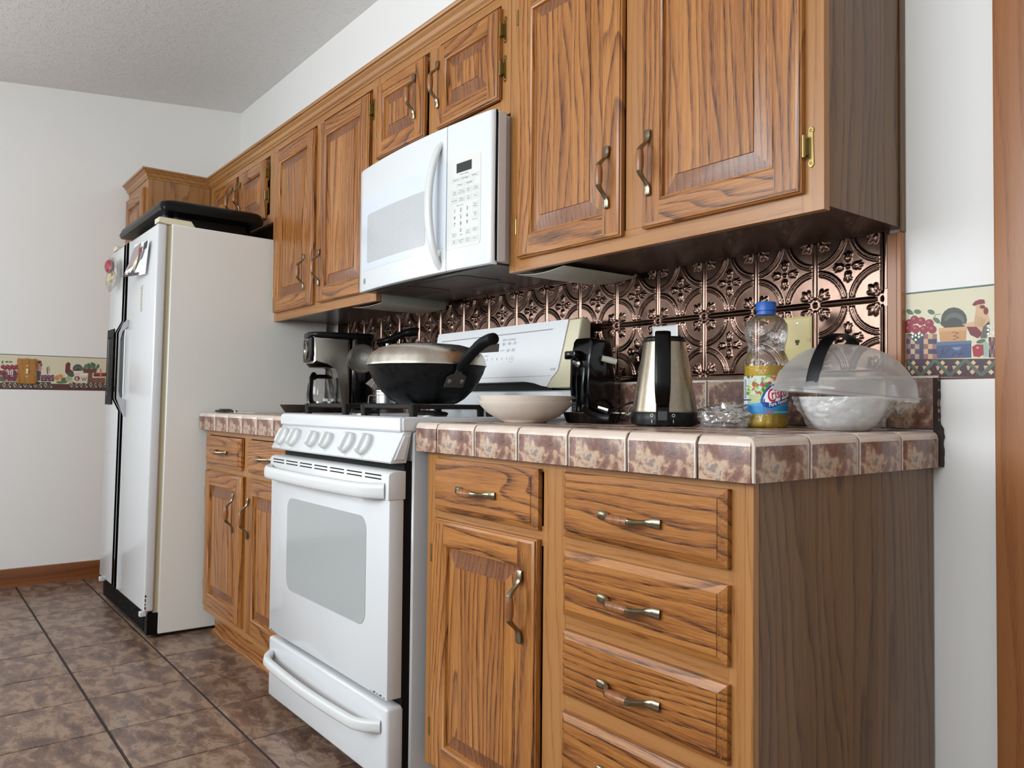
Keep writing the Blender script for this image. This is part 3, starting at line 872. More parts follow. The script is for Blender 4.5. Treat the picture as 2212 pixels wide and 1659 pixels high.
# control panel
nrm = Vector((0, -.892, .452)); PB, PT = (-.701, .834), (-.664, .906)
b = B(); prism(b, [(-.701, .834), (-.698, .830), (-.655, .830), (-.640, .907), (-.664, .907)], 'x', X0, X1, bev=.003, seg=2)
cp = obj('control_panel', b, M_WHITE, st)
b = B(); prism(b, [(-.692, .838), (-.662, .838), (-.648, .898), (-.664, .898)], 'x', X1 - .001, X1 + .003, bev=.002); obj('end_emboss', b, M_WHITE, cp)
def onpanel(x, t, h=0.0):
    return Vector((x, PB[0] + (PT[0] - PB[0]) * t, PB[1] + (PT[1] - PB[1]) * t)) + nrm * h
for x, r in ((-1.692, .030), (-1.603, .030), (-1.466, .0255), (-1.372, .0255), (-1.243, .0305), (-1.145, .0305)):
    c = onpanel(x, .47)
    tz = Vector((0, .452, .892)); tx = Vector((1, 0, 0))
    b = B(); rings = []
    for rr, h in ((r, .001), (r, .009), (r * .97, .013), (r * .88, .0155)):
        rings.append([c + nrm * h + tx * rr * math.cos(a) + tz * rr * math.sin(a) for a in (2 * PI * i / 28 for i in range(28))])
    loft(b, rings)
    # raised grip across the knob
    g = [(-.90, .015), (-.86, .020), (-.66, .0250), (.66, .0250), (.86, .020), (.90, .015)]
    A, Bq = [], []
    for s, h in g:
        A.append(c + nrm * h + tz * s * r - tx * r * .30 * (1.1 if h < .018 else .8)); Bq.append(c + nrm * h + tz * s * r + tx * r * .30 * (1.1 if h < .018 else .8))
    loft(b, [A, Bq])
    obj('knob', b, M_WHITEP, st)
    b = B(); rings = [[c + nrm * h + tx * (r + .0035) * math.cos(a) + tz * (r + .0035) * math.sin(a) for a in (2 * PI * i / 28 for i in range(28))] for h in (0, .0015)]
    loft(b, rings); obj('knob_ring', b, M_WHITE, st)
P = Paint(); G1 = (150, 150, 150)
for x in (-1.690, -1.600, -1.238, -1.140):
    P.text(G1, 'OFF', x + .006, .87, .055, align='CENTER', sx=.085); P.text(G1, 'HI', x - .038, .45, .06, align='CENTER', sx=.085); P.text(G1, 'LO', x + .004, .03, .06, align='CENTER', sx=.085)
for x in (-1.462, -1.368):
    P.text(G1, 'OFF', x + .005, .83, .055, align='CENTER', sx=.085); P.text(G1, 'LO', x + .004, .06, .06, align='CENTER', sx=.085)
for x in (-1.415, -1.322):
    P.disc((120, 24, 30), x, .86, .0045, .085)
    P.rect((190, 170, 150), x - .034, x - .010, .86, .885); P.rect((205, 190, 170), x + .010, x + .026, .86, .885)
for p_ in P.p: pass
P.p = [(c, [(u, v if k != 9 else v) for u, v in pts], k) for c, pts, k in P.p]
# text heights above were given in panel fractions: squeeze letters to true proportions
P.build('panel_marks', cp, lambda u, v, h: onpanel(u, v, h + .0002))
# cooktop with a raised lip
def rz(x0, x1, y0, y1, i, z): return [Vector((x0 + i, y0 + i, z)), Vector((x1 - i, y0 + i, z)), Vector((x1 - i, y1 - i, z)), Vector((x0 + i, y1 - i, z))]
b = B(); a = (X0 - .001, X1 + .001, -.672, -.030)
loft(b, [rz(*a, .004, .906), rz(*a, 0, .910), rz(*a, 0, .934), rz(*a, .003, .941), rz(*a, .009, .9445), rz(*a, .020, .9445), rz(*a, .030, .940), rz(*a, .036, .930)])
bmesh.ops.bevel(b, geom=[e for e in b.edges if abs(e.verts[0].co.z - e.verts[1].co.z) > .001 or (e.verts[0].co - e.verts[1].co).length < .03], offset=.006, segments=2, affect='EDGES')
obj('cooktop', b, M_WHITE, st)
for x, y, r in ((-1.565, -.47, .045), (-1.565, -.22, .038), (-1.165, -.47, .045), (-1.165, -.22, .038)):
    b = B(); lathe(b, [(r * 1.25, .930), (r * 1.25, .9325), (r, .936), (r * .95, .946)], (x, y, 0), 28); bn = obj('burner', b, M_STEELD, st)
    b = B(); lathe(b, [(r * .95, .9455), (r, .948), (r, .953), (r * .8, .956)], (x, y, 0), 28, wob=lambda a, z, rr: .0012 * (1 if math.sin(a * 14) > 0 else -1)); obj('burner_cap', b, M_IRON, bn)
def grate(x0, x1, y0, y1):
    b = B(); zt, zb = .9765, .965
    def bar(p, q, hw=.0065):
        tube(b, [p, q], [(.0068, hw * 1.12)] * 2, 8, 0, (0, 0, 1), sq=.6)
    zz = .970
    for x in (x0, x1): bar((x, y0 - .004, zz), (x, y1 + .004, zz))
    for y in (y0, (y0 + y1) / 2, y1): bar((x0, y, zz), (x1, y, zz))
    xm = (x0 + x1) / 2
    for k in (0, 1):
        ya = y0 + (y1 - y0) * (k * .5); yb2 = ya + (y1 - y0) * .5; ym = (ya + yb2) / 2
        bar((xm, ya, zz), (xm, ym - .03, zz)); bar((xm, yb2, zz), (xm, ym + .03, zz)); bar((x0, ym, zz), (xm - .03, ym, zz)); bar((x1, ym, zz), (xm + .03, ym, zz))
    for x in (x0, x1):
        for y in (y0, (y0 + y1) / 2, y1):
            tube(b, [(x, y, .930), (x, y, .950), (x, y, .974)], [.0095, .0095, .0120], 8, 0, sq=.6)
    return obj('grate', b, M_IRON, st, smooth=30)
grate(-1.690, -1.425, -.605, -.115); grate(-1.305, -1.040, -.605, -.115)
# backguard
def pan(x, t, h=0):   # sloping face: t = 0 bottom, 1 top
    return Vector((x, -.112 + .042 * t - h * .979, 1.032 + .200 * t + h * .205))
b = B(); prism(b, [(-.106, .93), (-.106, 1.018), (-.100, 1.022), (-.030, 1.022), (-.030, .93)], 'x', X0 + .002, X1 - .002, bev=.003); obj('backguard_riser', b, M_WHITE, st)
b = B(); box(b, X0 + .06, X1 - .11, -.085, -.032, 1.018, 1.048); obj('backguard_vent', b, M_BLKM, st)
b = B()
body = [(-.112, 1.034), (-.110, 1.030), (-.030, 1.026), (-.028, 1.225), (-.036, 1.236), (-.058, 1.238), (-.068, 1.233)]
bodym = [(-.1085, 1.049), (-.030, 1.046), (-.028, 1.225), (-.036, 1.236), (-.058, 1.238), (-.068, 1.233)]
prism(b, bodym, 'x', X0 + .05, -1.085, bev=.002)
bgd = obj('backguard', b, M_PANELW, st)
for xa, xb in ((X0, X0 + .055), (-1.09, X1)):
    b = B(); prism(b, body, 'x', xa, xb, bev=.007, seg=3); obj('backguard_end_cap', b, M_CREAM, st)
b = B(); lowx = [(-1.752, 0), (-1.70, 0), (-1.62, .085), (-1.20, .088), (-1.15, .06), (-1.11, .015), (-1.085, .0), (-1.070, .13), (-1.060, .175), (-1.047, .25), (-1.036, 1.015), (-1.752, 1.015)]
A = [pan(x, t, .0005) for x, t in lowx]; A2 = [pan(x, t, .0035) for x, t in lowx]
loft(b, [A, A2]); obj('backguard_panel', b, M_PANELW, bgd, smooth=0)
b = B(); L = [(-1.752, .165), (-1.075, .165)]
tube(b, [pan(x, t, .0035) for x, t in L], .0006, 6); tube(b, [pan(-1.72, .865, .0035), pan(-1.10, .885, .0035)], [(.002, .001)] * 2, 6)
b2 = b; obj('panel_seam', b2, plain('seam_grey', (150, 152, 156), 0.5), bgd)
b = B(); A = [(-1.478, .60), (-1.358, .595), (-1.362, .735), (-1.478, .73)]
loft(b, [[pan(x, t, .003) for x, t in A], [pan(x, t, .0042) for x, t in A]]); obj('display', b, M_DARKDISP, bgd)
P = Paint(); T = (120, 122, 126); V = .200
def pt_text(s, x, t, sz, **k): P.text(T, s, x, t * V, sz, align='CENTER', **k)
pt_text('OVEN CONTROLS', -1.312, .77, .0085)
for s, x, t in (('BROIL', -1.335, .715), ('BAKE', -1.306, .72), ('OFF', -1.279, .73), ('HI/LO', -1.335, .69), ('TEMP', -1.306, .695), ('CLEAR', -1.279, .70), ('CLOCK', -1.338, .60), ('COOK', -1.308, .605), ('AUTO', -1.281, .61), ('TIME', -1.308, .58), ('CLEAN', -1.281, .585), ('Cooking', -1.425, .53)): pt_text(s, x, t, .0065)
for i, s in enumerate('67890'): pt_text(s, -1.414 + i * .0265, .455, .011)
pt_text('START', -1.283, .455, .0055)
for i in range(20):
    a0_, a1_ = 2 * PI * i / 20, 2 * PI * (i + 1) / 20
    P.line(T, [(-1.283 + .0105 * math.cos(a0_), .46 * V + .0105 * math.sin(a0_)), (-1.283 + .0105 * math.cos(a1_), .46 * V + .0105 * math.sin(a1_))], .0007)
P.text((110, 112, 116), 'XL44', -1.071, .245 * V, .011, align='CENTER', shear=.3)
P.build('panel_print', bgd, lambda u, v, h: pan(u, v / V, .0037 + h))

# ------------------------------------------------------------------ over-the-range microwave
mw = thing('microwave', 'white over-the-range microwave with curved door handle and keypad', 'microwave', (-1.41, -.2, 1.362))
MX0, MX1 = -1.783, -1.026
def mwy(x): s = (x + 1.405) / .385; return -.386 - .024 * (1 - s * s)
M_MWH = plain('microwave_white', (217, 220, 221), .24, coat=.3)
b = B(); box(b, MX0 + .004, MX1, -.332, -.012, 1.372, 1.790, .001); box(b, MX0 + .004, -1.0095, -.3615, -.3335, 1.372, 1.790, .002); obj('body', b, plain('microwave_side', (214, 209, 207), 0.4), mw)
b = B(); box(b, MX0 + .006, -1.0125, -.372, -.360, 1.374, 1.786); obj('door_gap', b, M_BLKM, mw)
def slab(name, x0, x1, z0, z1, mat, par, rr=.012, N=20):
    b = B(); rings = []
    for x in sorted([x0 + (x1 - x0) * i / N for i in range(N + 1)] + ([x1 - .001, x1 - .0035, x1 - .007] if x1 > -1.1 else [x0 + .001, x0 + .0035, x0 + .007])):
        y = mwy(x)
        e = min(1, min(x - x0, x1 - x) / .012) if (x1 - x < .012 and x1 > -1.1) or (x - x0 < .012 and x0 < -1.7) else 1; o = (1 - math.sqrt(max(0, 1 - (1 - e) ** 2))) * .012
        prof = [(-.371, z0 + .012), (y + .022, z0 + .003), (y + .008 + o, z0), (y + .002 + o, z0 + .003), (y + o, z0 + .010), (y + o, z1 - .010), (y + .002 + o, z1 - .003), (y + .008 + o, z1), (-.371, z1)]
        rings.append([Vector((x, q[0], q[1])) for q in prof])
    loft(b, rings); return obj(name, b, mat, par, smooth=45)
dr = slab('door', MX0, -1.2045, 1.362, 1.792, M_MWH, mw)
cp = slab('control_panel', -1.2015, -1.0095, 1.362, 1.792, M_MWH, mw, N=14)
def patch(name, poly, mat, par, h0=-.001, h1=.0008):
    b = B(); vs = [b.verts.new((p[0], 0, p[1])) for p in poly]; b.faces.new(vs)
    for i in range(1, 40):
        x = MX0 + (MX1 - MX0) * i / 40
        bmesh.ops.bisect_plane(b, geom=list(b.verts) + list(b.edges) + list(b.faces), plane_co=(x, 0, 0), plane_no=(1, 0, 0))
    for v in b.verts: v.co.y = mwy(v.co.x) - h1
    r = bmesh.ops.extrude_face_region(b, geom=list(b.faces))
    for v in r['geom']:
        if isinstance(v, bmesh.types.BMVert): v.co.y = mwy(v.co.x) - h0
    return obj(name, b, mat, par, smooth=30)
M_MWG = plain('microwave_door_glass', (212, 219, 228), 0.18, coat=0.3)
n = NT('microwave_window_mesh'); t_ = n.noise(n.obj(False), 700, 2, 0.6)
n.set(Base_Color=n.ramp(t_, [(0.4, (176, 178, 180)), (0.6, (196, 198, 200))]), Roughness=0.2); M_MWW = n.m
patch('door_glass', [(-1.2055, 1.432), (-1.2055, 1.684)] + arc((-1.735, 1.664), .020, 90, 180, 5) + arc((-1.735, 1.452), .020, 180, 270, 5), M_MWG, dr, 0, .0010)
patch('window', rrect(-1.705, -1.310, 1.456, 1.622, .012, 4), M_MWW, dr, 0, .0018)
patch('keypad', [(-1.200, 1.424)] + arc((-1.062, 1.434), .010, 270, 360, 4) + arc((-1.062, 1.672), .010, 0, 90, 4) + [(-1.200, 1.684)], plain('keypad_offwhite', (214, 215, 210), 0.3), cp, 0, .0010)
patch('display', [(-1.156, 1.640), (-1.090, 1.640), (-1.090, 1.667), (-1.156, 1.667)], plain('display_black', (40, 42, 44), 0.15), cp, 0, .0018)
b = B(); pts = []; rr = []
for i in range(25):
    s = i / 24; e = math.sin(PI * s)
    pts.append((-1.236 - .004 * e, mwy(-1.236) + .006 - .044 * e ** .62, 1.375 + .372 * s)); rr.append((.0125 + .0035 * e, .008 + .003 * e))
tube(b, pts, rr, 14, 0, (1, 0, 0)); obj('handle', b, M_WHITEP, dr)
P = Paint()
P.disc((120, 124, 128), -1.728, 1.3975, .0105, k=0, n=24); P.disc((206, 208, 210), -1.728, 1.3975, .0088, k=1, n=24); P.disc((110, 114, 118), -1.728, 1.3975, .0076, k=2, n=24)
P.text((225, 226, 228), 'GE', -1.728, 1.3945, .009, k=3, align='CENTER', shear=.35)
P.build('badge', dr, lambda u, v, h: Vector((u, mwy(u) - .0004 - h, v)))
P = Paint(); KG, KT, KD = (204, 207, 203), (122, 124, 122), (92, 94, 94)
def key(x0, x1, z0, z1, lines, sz=.0072, bg=KG):
    if bg: P.rect(bg, x0, x1, z0, z1, 0)
    k = len(lines)
    for i, l in enumerate(lines): P.text(KT, l, (x0 + x1) / 2, (z0 + z1) / 2 + ((k - 1) / 2 - i) * sz * .95 - sz * .3, sz, 1, 'CENTER')
P.text(KT, 'Sensor Cooking', -1.123, 1.632, .006, 1, 'CENTER')
for i, l in enumerate(('Popcorn', 'Beverage', 'Reheat')): key(-1.178 + i * .0405, -1.140 + i * .0405, 1.615, 1.628, [l])
for i, l in enumerate(('Potato', 'Vegetable')): key(-1.160 + i * .0405, -1.121 + i * .0405, 1.598, 1.611, [l])
for r_, row in enumerate(((('Time', 'Cook'), ('Defrost', 'Auto/Time'), ('Delay', 'Start'), ('Timer', 'On/Off')), (('Reminder',), ('Repeat', 'Volume'), ('Turn', 'Table'), ('Help',)))):
    for i, l in enumerate(row): key(-1.178 + i * .0305, -1.150 + i * .0305, 1.575 - r_ * .022, 1.593 - r_ * .022, l, .0062)
P.text(KT, 'Express Cook', -1.140, 1.5445, .005, 1, 'CENTER')
for i, dgt in enumerate('123456789'): P.text(KD, dgt, -1.163 + (i % 3) * .028, 1.527 - (i // 3) * .0195, .0150, 1, 'CENTER')
P.text(KD, '0', -1.135, 1.468, .0150, 1, 'CENTER')
key(-1.087, -1.059, 1.526, 1.546, ('Start', 'Pause'), .0066); key(-1.087, -1.059, 1.500, 1.521, ('Clear', 'Off'), .0066, (206, 210, 208)); P.text(KT, 'Control Lock', -1.073, 1.494, .0042, 1, 'CENTER')
key(-1.178, -1.152, 1.455, 1.470, ('Power', 'Level'), .006); P.text(KT, 'Prog/Hr', -1.133, 1.459, .005, 1, 'CENTER'); key(-1.117, -1.091, 1.457, 1.473, ('Add', '30 sec'), .006); key(-1.087, -1.060, 1.460, 1.475, ('Monitor', 'Sensor'), .005)
for i, l in enumerate((('Vent', 'Fan'), ('Auto Nite', 'Light'), ('Surface', 'Light'), ('Clock',))): key(-1.178 + i * .0302, -1.151 + i * .0302, 1.434, 1.451, l, .0056)
P.build('keypad_print', cp, lambda u, v, h: Vector((u, mwy(u) - .0013 - h, v)))
# underside: dark plate with two grease filters and a lamp cover
M_UMW = plain('microwave_underside', (58, 60, 60), 0.32, coat=0.2)
b = B(); box(b, MX0 + .006, MX1 - .004, -.358, -.014, 1.366, 1.3725, .001); up_ = obj('bottom_plate', b, M_UMW, mw)
n = NT('grease_filter_mesh'); t_ = n.noise(n.obj(False), 420, 2, 0.7)
n.set(Base_Color=n.ramp(t_, [(0.4, (38, 32, 28)), (0.62, (112, 92, 78))]), Roughness=0.5, Metallic=0.6); n.bump(t_, 0.6, 0.002); M_FILT = n.m
for xa, xb in ((-1.74, -1.52), (-1.50, -1.235)):
    b = B(); prism(b, [(xa, -.33), (xb - .02, -.33), (xb, -.31), (xb, -.18), (xa, -.18)], 'z', 1.3645, 1.3665); obj('grease_filter', b, M_FILT, up_)
b = B(); box(b, -1.44, -1.27, -.15, -.09, 1.3640, 1.3665, .001); obj('lamp_cover', b, plain('lamp_cover_grey', (80, 84, 84), 0.3), up_)

# ------------------------------------------------------------------ refrigerator
FX0, FX1, FB = -3.645, -2.762, -.780
fr = thing('refrigerator', 'white side-by-side refrigerator with black trim strips and water dispenser', 'refrigerator', (-3.2, -.44, 0))
M_FRS = plain('fridge_side', (224, 221, 214), 0.45, bump=(300, 0.08, 0.0005))
b = B(); box(b, FX0, FX1, FB, -.07, .012, 1.720, .004); obj('body', b, M_FRS, fr)
b = B(); box(b, FX0 + .012, FX1 - .010, -.799, -.779, .10, 1.712); obj('gasket', b, plain('gasket_tan', (168, 156, 118), 0.5), fr)
b = B()
for k in range(3): box(b, FX1 - .0105, FX1 - .0092, -.7965 + .006 * k, -.7935 + .006 * k, .10, 1.712)
obj('gasket_rib', b, plain('gasket_rib', (206, 198, 168), 0.5), fr)
for k in ():
    pass
DF = -.838
b = B(); box(b, FX0, -3.306, DF, -.799, .108, 1.714, .007, 0, 3); d1 = obj('freezer_door', b, M_WHITE, fr)
b = B(); box(b, -3.298, FX1, DF, -.799, .108, 1.714, .007, 0, 3); d2 = obj('fridge_door', b, M_WHITE, fr)
# centre strips: black bands with a bright edge, jogging left round the handles
def strip(name, o0, o1, y0, y1, mat, par):
    b = B(); c = [(-3.302, .112), (-3.302, .925), (-3.448, .985), (-3.448, 1.300), (-3.302, 1.350), (-3.302, 1.712)]
    prism(b, [(x + o0, z) for x, z in c] + [(x + o1, z) for x, z in c][::-1], 'y', y0, y1); return obj(name, b, mat, par, smooth=0)
M_STRIP = plain('strip_black', (7, 7, 8), .8, spec=0.0)
strip('trim_strip', -.060, -.014, DF - .0012, DF + .004, M_STRIP, d1)
strip('trim_edge', -.014, -.002, DF - .0022, DF + .004, M_CHROME, d1)
strip('trim_strip', .002, .048, DF - .0012, DF + .004, M_STRIP, d2)
strip('trim_edge', .048, .057, DF - .0020, DF + .004, M_WHITEP, d2)
b = B()
prism(b, [(-3.390, .985), (-3.390, 1.298), (-3.300, 1.340), (-3.213, 1.345), (-3.213, 1.312), (-3.310, 1.300), (-3.352, 1.262), (-3.352, 1.020), (-3.320, .990), (-3.213, .975), (-3.213, .900), (-3.245, .905)], 'y', DF - .0055, DF + .004, bev=.0015)
obj('handle', b, M_GREY, d2)
b = B(); box(b, -3.352, -3.262, DF - .0015, DF + .002, .99, 1.305); obj('handle_recess', b, plain('recess_dark', (52, 54, 58), 0.4), d2)
b = B(); tube(b, [(-3.262, DF - .001, .975), (-3.262, DF - .003, 1.02), (-3.262, DF - .003, 1.27), (-3.262, DF - .001, 1.31)], .004, 10); obj('handle_bar', b, M_WHITEP, d2)
# dispenser
b = B()
for (x0, x1, z0, z1) in ((-3.640, -3.500, 1.285, 1.325), (-3.640, -3.500, .955, 1.000), (-3.640, -3.610, .995, 1.290), (-3.530, -3.500, .995, 1.290)): box(b, x0, x1, DF - .0060, DF + .002, z0, z1, .001)
box(b, -3.612, -3.528, DF - .0015, DF + .001, .99, 1.295)
dp = obj('dispenser', b, plain('dispenser_black', (16, 17, 18), .5, spec=.15), d1)
b = B(); box(b, -3.611, -3.604, DF - .0068, DF - .0015, 1.0, 1.28); obj('dispenser_edge', b, M_CHROME, dp)
P = Paint()
for zz, w_, h_ in ((.118, .007, .012), (.134, .005, .010), (.150, .006, .013), (.168, .009, .009)): P.poly((70, 36, 24), [(-.8385, zz), (-.8385 + w_ * .9, zz + .002), (-.8385 + w_ * .6, zz + h_), (-.8385, zz + h_ * 1.1)], 0)
P.build('rust_chips', d2, lambda u, v, h: Vector((FX1 + .0003 + h, u + .004, v)))
# brand plate
b = B(); box(b, -3.005, -2.975, DF - .002, DF + .001, 1.365, 1.480, .001); bp_ = obj('brand_plate', b, plain('plate_cream', (186, 184, 170), 0.35), d2)
P = Paint()
for i, hgt in enumerate((.010, .007, .011, .008, .008, .009, .006)):
    P.rect((104, 100, 88), -.046 + i * .014, -.046 + i * .014 + .004, -.008, -.008 + hgt, 0); P.rect((110, 106, 94), -.046 + i * .014, -.046 + i * .014 + .009, -.008, -.0055, 1)
P.build('brand_letters', bp_, lambda u, v, h: Vector((-2.990 - v, DF - .0022 - h, 1.4225 - u)))
# hinge covers, base grille, roller brackets
for x0, x1 in ((FX1 - .075, FX1 - .012), (FX0 + .01, FX0 + .075)):
    b = B(); prism(b, [(-.833, 1.722), (-.833, 1.742), (-.828, 1.746), (-.700, 1.746), (-.682, 1.722), (-.795, 1.718), (-.80, 1.722)], 'x', x0, x1, bev=.003); hc = obj('hinge_cover', b, M_CREAM, fr)
b = B(); box(b, FX0 + .02, FX1 - .004, -.822, -.779, .012, .098); gr = obj('base_grille', b, M_BLACK, fr)
for k in range(6):
    b = B(); box(b, FX0 + .06, FX1 - .05, -.8255, -.821, .022 + k * .012, .028 + k * .012); obj('grille_slat', b, M_BLKM, gr)
for x in (FX1 - .045, FX0 + .03):
    b = B(); box(b, x, x + .022, -.846, -.815, .085, .106, .002); obj('door_bracket', b, M_WHITEP, fr)
fr.rotation_euler = (-0.0145, 0, 0)
# ------------------------------------------------------------------ wallpaper borders, plates on the walls
CREAMP = (214, 206, 178)
def basket(P, f, x0, x1, y0, y1, k, cols):
    rows = 5; n = 7
    for r in range(rows):
        for c in range(n):
            a0, a1 = x0 + (x1 - x0) * c / n, x0 + (x1 - x0) * (c + 1) / n
            b0, b1 = y0 + (y1 - y0) * r / rows, y0 + (y1 - y0) * (r + 1) / rows
            P.poly(cols[(r * 3 + c * (2 if r % 2 else 1)) % len(cols)], [f(a0, b0), f(a1, b0), f(a1, b1), f(a0, b1)], k)
def apple(P, f, x, y, r, k, c=(140, 44, 58)):
    P.poly(c, [f(x + r * math.cos(a), y + r * .92 * math.sin(a)) for a in (2 * PI * i / 14 for i in range(14))], k)
    P.poly((176, 84, 92), [f(x - r * .2 + r * .38 * math.cos(a), y - r * .25 + r * .3 * math.sin(a)) for a in (2 * PI * i / 10 for i in range(10))], k + 1)
    P.poly((186, 120, 110), [f(x - r * .25 + r * .13 * math.cos(a), y - r * .35 + r * .1 * math.sin(a)) for a in (2 * PI * i / 8 for i in range(8))], k + 2)
def el(P, f, c, x, y, rx, ry, k, rot=0.0, n=16):
    cr, sr = math.cos(rot), math.sin(rot)
    P.poly(c, [f(x + rx * math.cos(a) * cr - ry * math.sin(a) * sr, y + rx * math.cos(a) * sr + ry * math.sin(a) * cr) for a in (2 * PI * i / n for i in range(n))], k)
def pg(P, f, c, pts, k): P.poly(c, [f(*p) for p in pts], k)
def ln(P, f, c, pts, w, k):
    for (x0, y0), (x1, y1) in zip(pts[:-1], pts[1:]):
        d = Vector((x1 - x0, y1 - y0)); d.normalize(); nx, ny = -d.y * w / 2, d.x * w / 2
        P.poly(c, [f(x0 + nx, y0 + ny), f(x0 - nx, y0 - ny), f(x1 - nx, y1 - ny), f(x1 + nx, y1 + ny)], k)
def quilt(P, f, x0, x1, y0, y1, k, step):
    pg(P, f, (74, 50, 56), [(x0, y0), (x1, y0), (x1, y1), (x0, y1)], k)
    h = y1 - y0; i = 0; x = x0
    while x < x1 - step * .5:
        m = x + step / 2; e = min(x + step, x1)
        for (ux, uy, c) in ((x + step * .25, y0 + h * .22, (214, 184, 146)), (x + step * .75, y0 + h * .22, (206, 176, 140)), (m, y0 + h * .30, (58, 52, 76)), (x + step * .22, y0 + h * .72, (206, 176, 140)), (x + step * .80, y0 + h * .74, (220, 192, 156)), (m, y0 + h * .70, (92, 40, 50))):
            r = h * .15
            pg(P, f, c, [(ux - r, uy), (ux, uy - r), (ux + r, uy), (ux, uy + r)], k + 1)
        for (ux, uy) in ((x + step * .36, y0 + h * .5), (x + step * .64, y0 + h * .5), (x + step * .04 + h * .1, y0 + h * .5)):
            r = h * .12
            pg(P, f, (196, 164, 128), [(ux - r, uy - r), (ux + r, uy - r), (ux + r * .2, uy + r), (ux - r * .4, uy + r)], k + 1)
        ln(P, f, (86, 100, 86), [(x, y0 + h * .05), (m, y0 + h * .92)], h * .2, k + 2)
        ln(P, f, (86, 100, 86), [(m, y0 + h * .92), (e, y0 + h * .05)], h * .2, k + 3)
        x += step
# right-hand border
def fR(cx, cy):
    t0 = 210 - (cx - 232) * .1034; b0 = 955 - (cx - 232) * .0126
    return (-.0705 + (cx - 232) / 793 * .1735, 1.218 - (cy - t0) / (b0 - t0) * .182)
P = Paint()
P.rect(CREAMP, -.0705, .1025, 1.036, 1.2175, 0); P.rect((84, 106, 94), -.0705, .1025, 1.2145, 1.218, 1); P.rect((96, 48, 52), -.0705, .1025, 1.036, 1.040, 1)
quilt(P, fR, 232, 1024, 775, 930, 1, 262)
basket(P, fR, 232, 512, 560, 775, 3, [(150, 108, 92), (74, 66, 92), (176, 138, 110), (66, 60, 88), (140, 92, 84), (196, 160, 126)])
for x, y in ((262, 470), (310, 440), (372, 452), (445, 470), (250, 520), (320, 520), (395, 525), (470, 522)): apple(P, fR, x, y, 40, 4)
pg(P, fR, (60, 76, 72), [(240, 560), (402, 552), (335, 655)], 8)
for i, (x, y) in enumerate(((290, 585), (320, 572), (350, 585), (320, 610), (295, 560), (350, 558), (378, 570))): pg(P, fR, (232, 228, 216), [(x - 13, y), (x, y - 13), (x + 13, y), (x, y + 13)], 9)
for x, y, r in ((265, 372, 1.0), (338, 370, .2), (462, 372, .7), (512, 445, 1.3)): el(P, fR, (92, 112, 88), x, y, 34, 20, 4, r * .5)
ln(P, fR, (92, 104, 80), [(296, 420), (300, 378)], 5, 4); ln(P, fR, (92, 104, 80), [(475, 440), (500, 395), (545, 390)], 5, 4)
el(P, fR, (80, 80, 74), 660, 440, 112, 108, 4); el(P, fR, (104, 104, 94), 665, 455, 86, 78, 5); el(P, fR, (72, 72, 68), 660, 485, 78, 66, 6)
pg(P, fR, (72, 72, 68), [(560, 430), (540, 470), (560, 495), (600, 460)], 5)
pg(P, fR, (190, 142, 96), [(530, 512), (768, 500), (760, 625), (540, 628)], 8); pg(P, fR, (206, 160, 112), [(528, 510), (770, 498), (768, 530), (530, 545)], 9)
ln(P, fR, (110, 74, 50), [(640, 545), (700, 552), (655, 580), (705, 590), (650, 612)], 5, 10)
pg(P, fR, (70, 84, 118), [(508, 632), (806, 620), (806, 765), (512, 772)], 8); pg(P, fR, (92, 108, 142), [(506, 630), (808, 618), (808, 645), (508, 660)], 9)
for pts in ([(540, 760), (570, 700), (560, 670)], [(570, 740), (620, 690)], [(640, 760), (660, 720), (720, 735), (760, 725)], [(570, 740), (550, 700)], [(700, 750), (730, 710)]): ln(P, fR, (48, 46, 56), pts, 5, 10)
pg(P, fR, (116, 134, 166), [(640, 675), (725, 672), (705, 700), (665, 700)], 10)
pg(P, fR, (206, 168, 130), [(730, 480), (830, 455), (850, 320), (900, 295), (930, 330), (955, 440), (940, 520), (900, 560), (830, 520)], 11)
pg(P, fR, (116, 44, 50), [(768, 500), (850, 500), (905, 560), (860, 600), (800, 570)], 12)
pg(P, fR, (96, 96, 84), [(905, 500), (955, 450), (960, 520), (930, 600), (880, 600)], 12)
pg(P, fR, (126, 42, 52), [(815, 310), (840, 280), (862, 272), (880, 264), (915, 268), (922, 300), (860, 310), (835, 322)], 13)
el(P, fR, (126, 42, 52), 928, 365, 20, 32, 13); el(P, fR, (120, 40, 50), 900, 330, 22, 16, 13)
for i in range(7): ln(P, fR, (180, 138, 102), [(850 + i * 12, 400 + i * 6), (838 + i * 10, 500)], 4, 13)
for i in range(6): pg(P, fR, (230, 228, 220) if i % 2 else (46, 48, 46), [(935, 470 + i * 17), (955, 466 + i * 17), (953, 482 + i * 17), (933, 486 + i * 17)], 13)
pg(P, fR, (150, 176, 160), [(860, 625), (915, 605), (945, 650), (942, 760), (905, 760)], 13)
pg(P, fR, (158, 44, 54), [(812, 672), (850, 650), (905, 656), (908, 740), (870, 762), (824, 755)], 14); el(P, fR, (206, 140, 130), 858, 680, 14, 9, 15)
el(P, fR, (84, 104, 80), 885, 625, 40, 16, 15, -.3)
basket(P, fR, 948, 1022, 590, 765, 11, [(56, 48, 52), (74, 66, 92), (176, 138, 110), (140, 92, 84)])
rn = random.Random(5)
for i in range(26): el(P, fR, (228, 226, 218), rn.uniform(948, 1018), rn.uniform(485, 590), 8, 7, 13, n=7)
wb = tag(None or P.build('wallpaper_border', None, lambda u, v, h: Vector((u, -.0004 - h, v))), 'country wallpaper border with rooster, apple basket and stacked boxes beside the counter end', 'wallpaper')
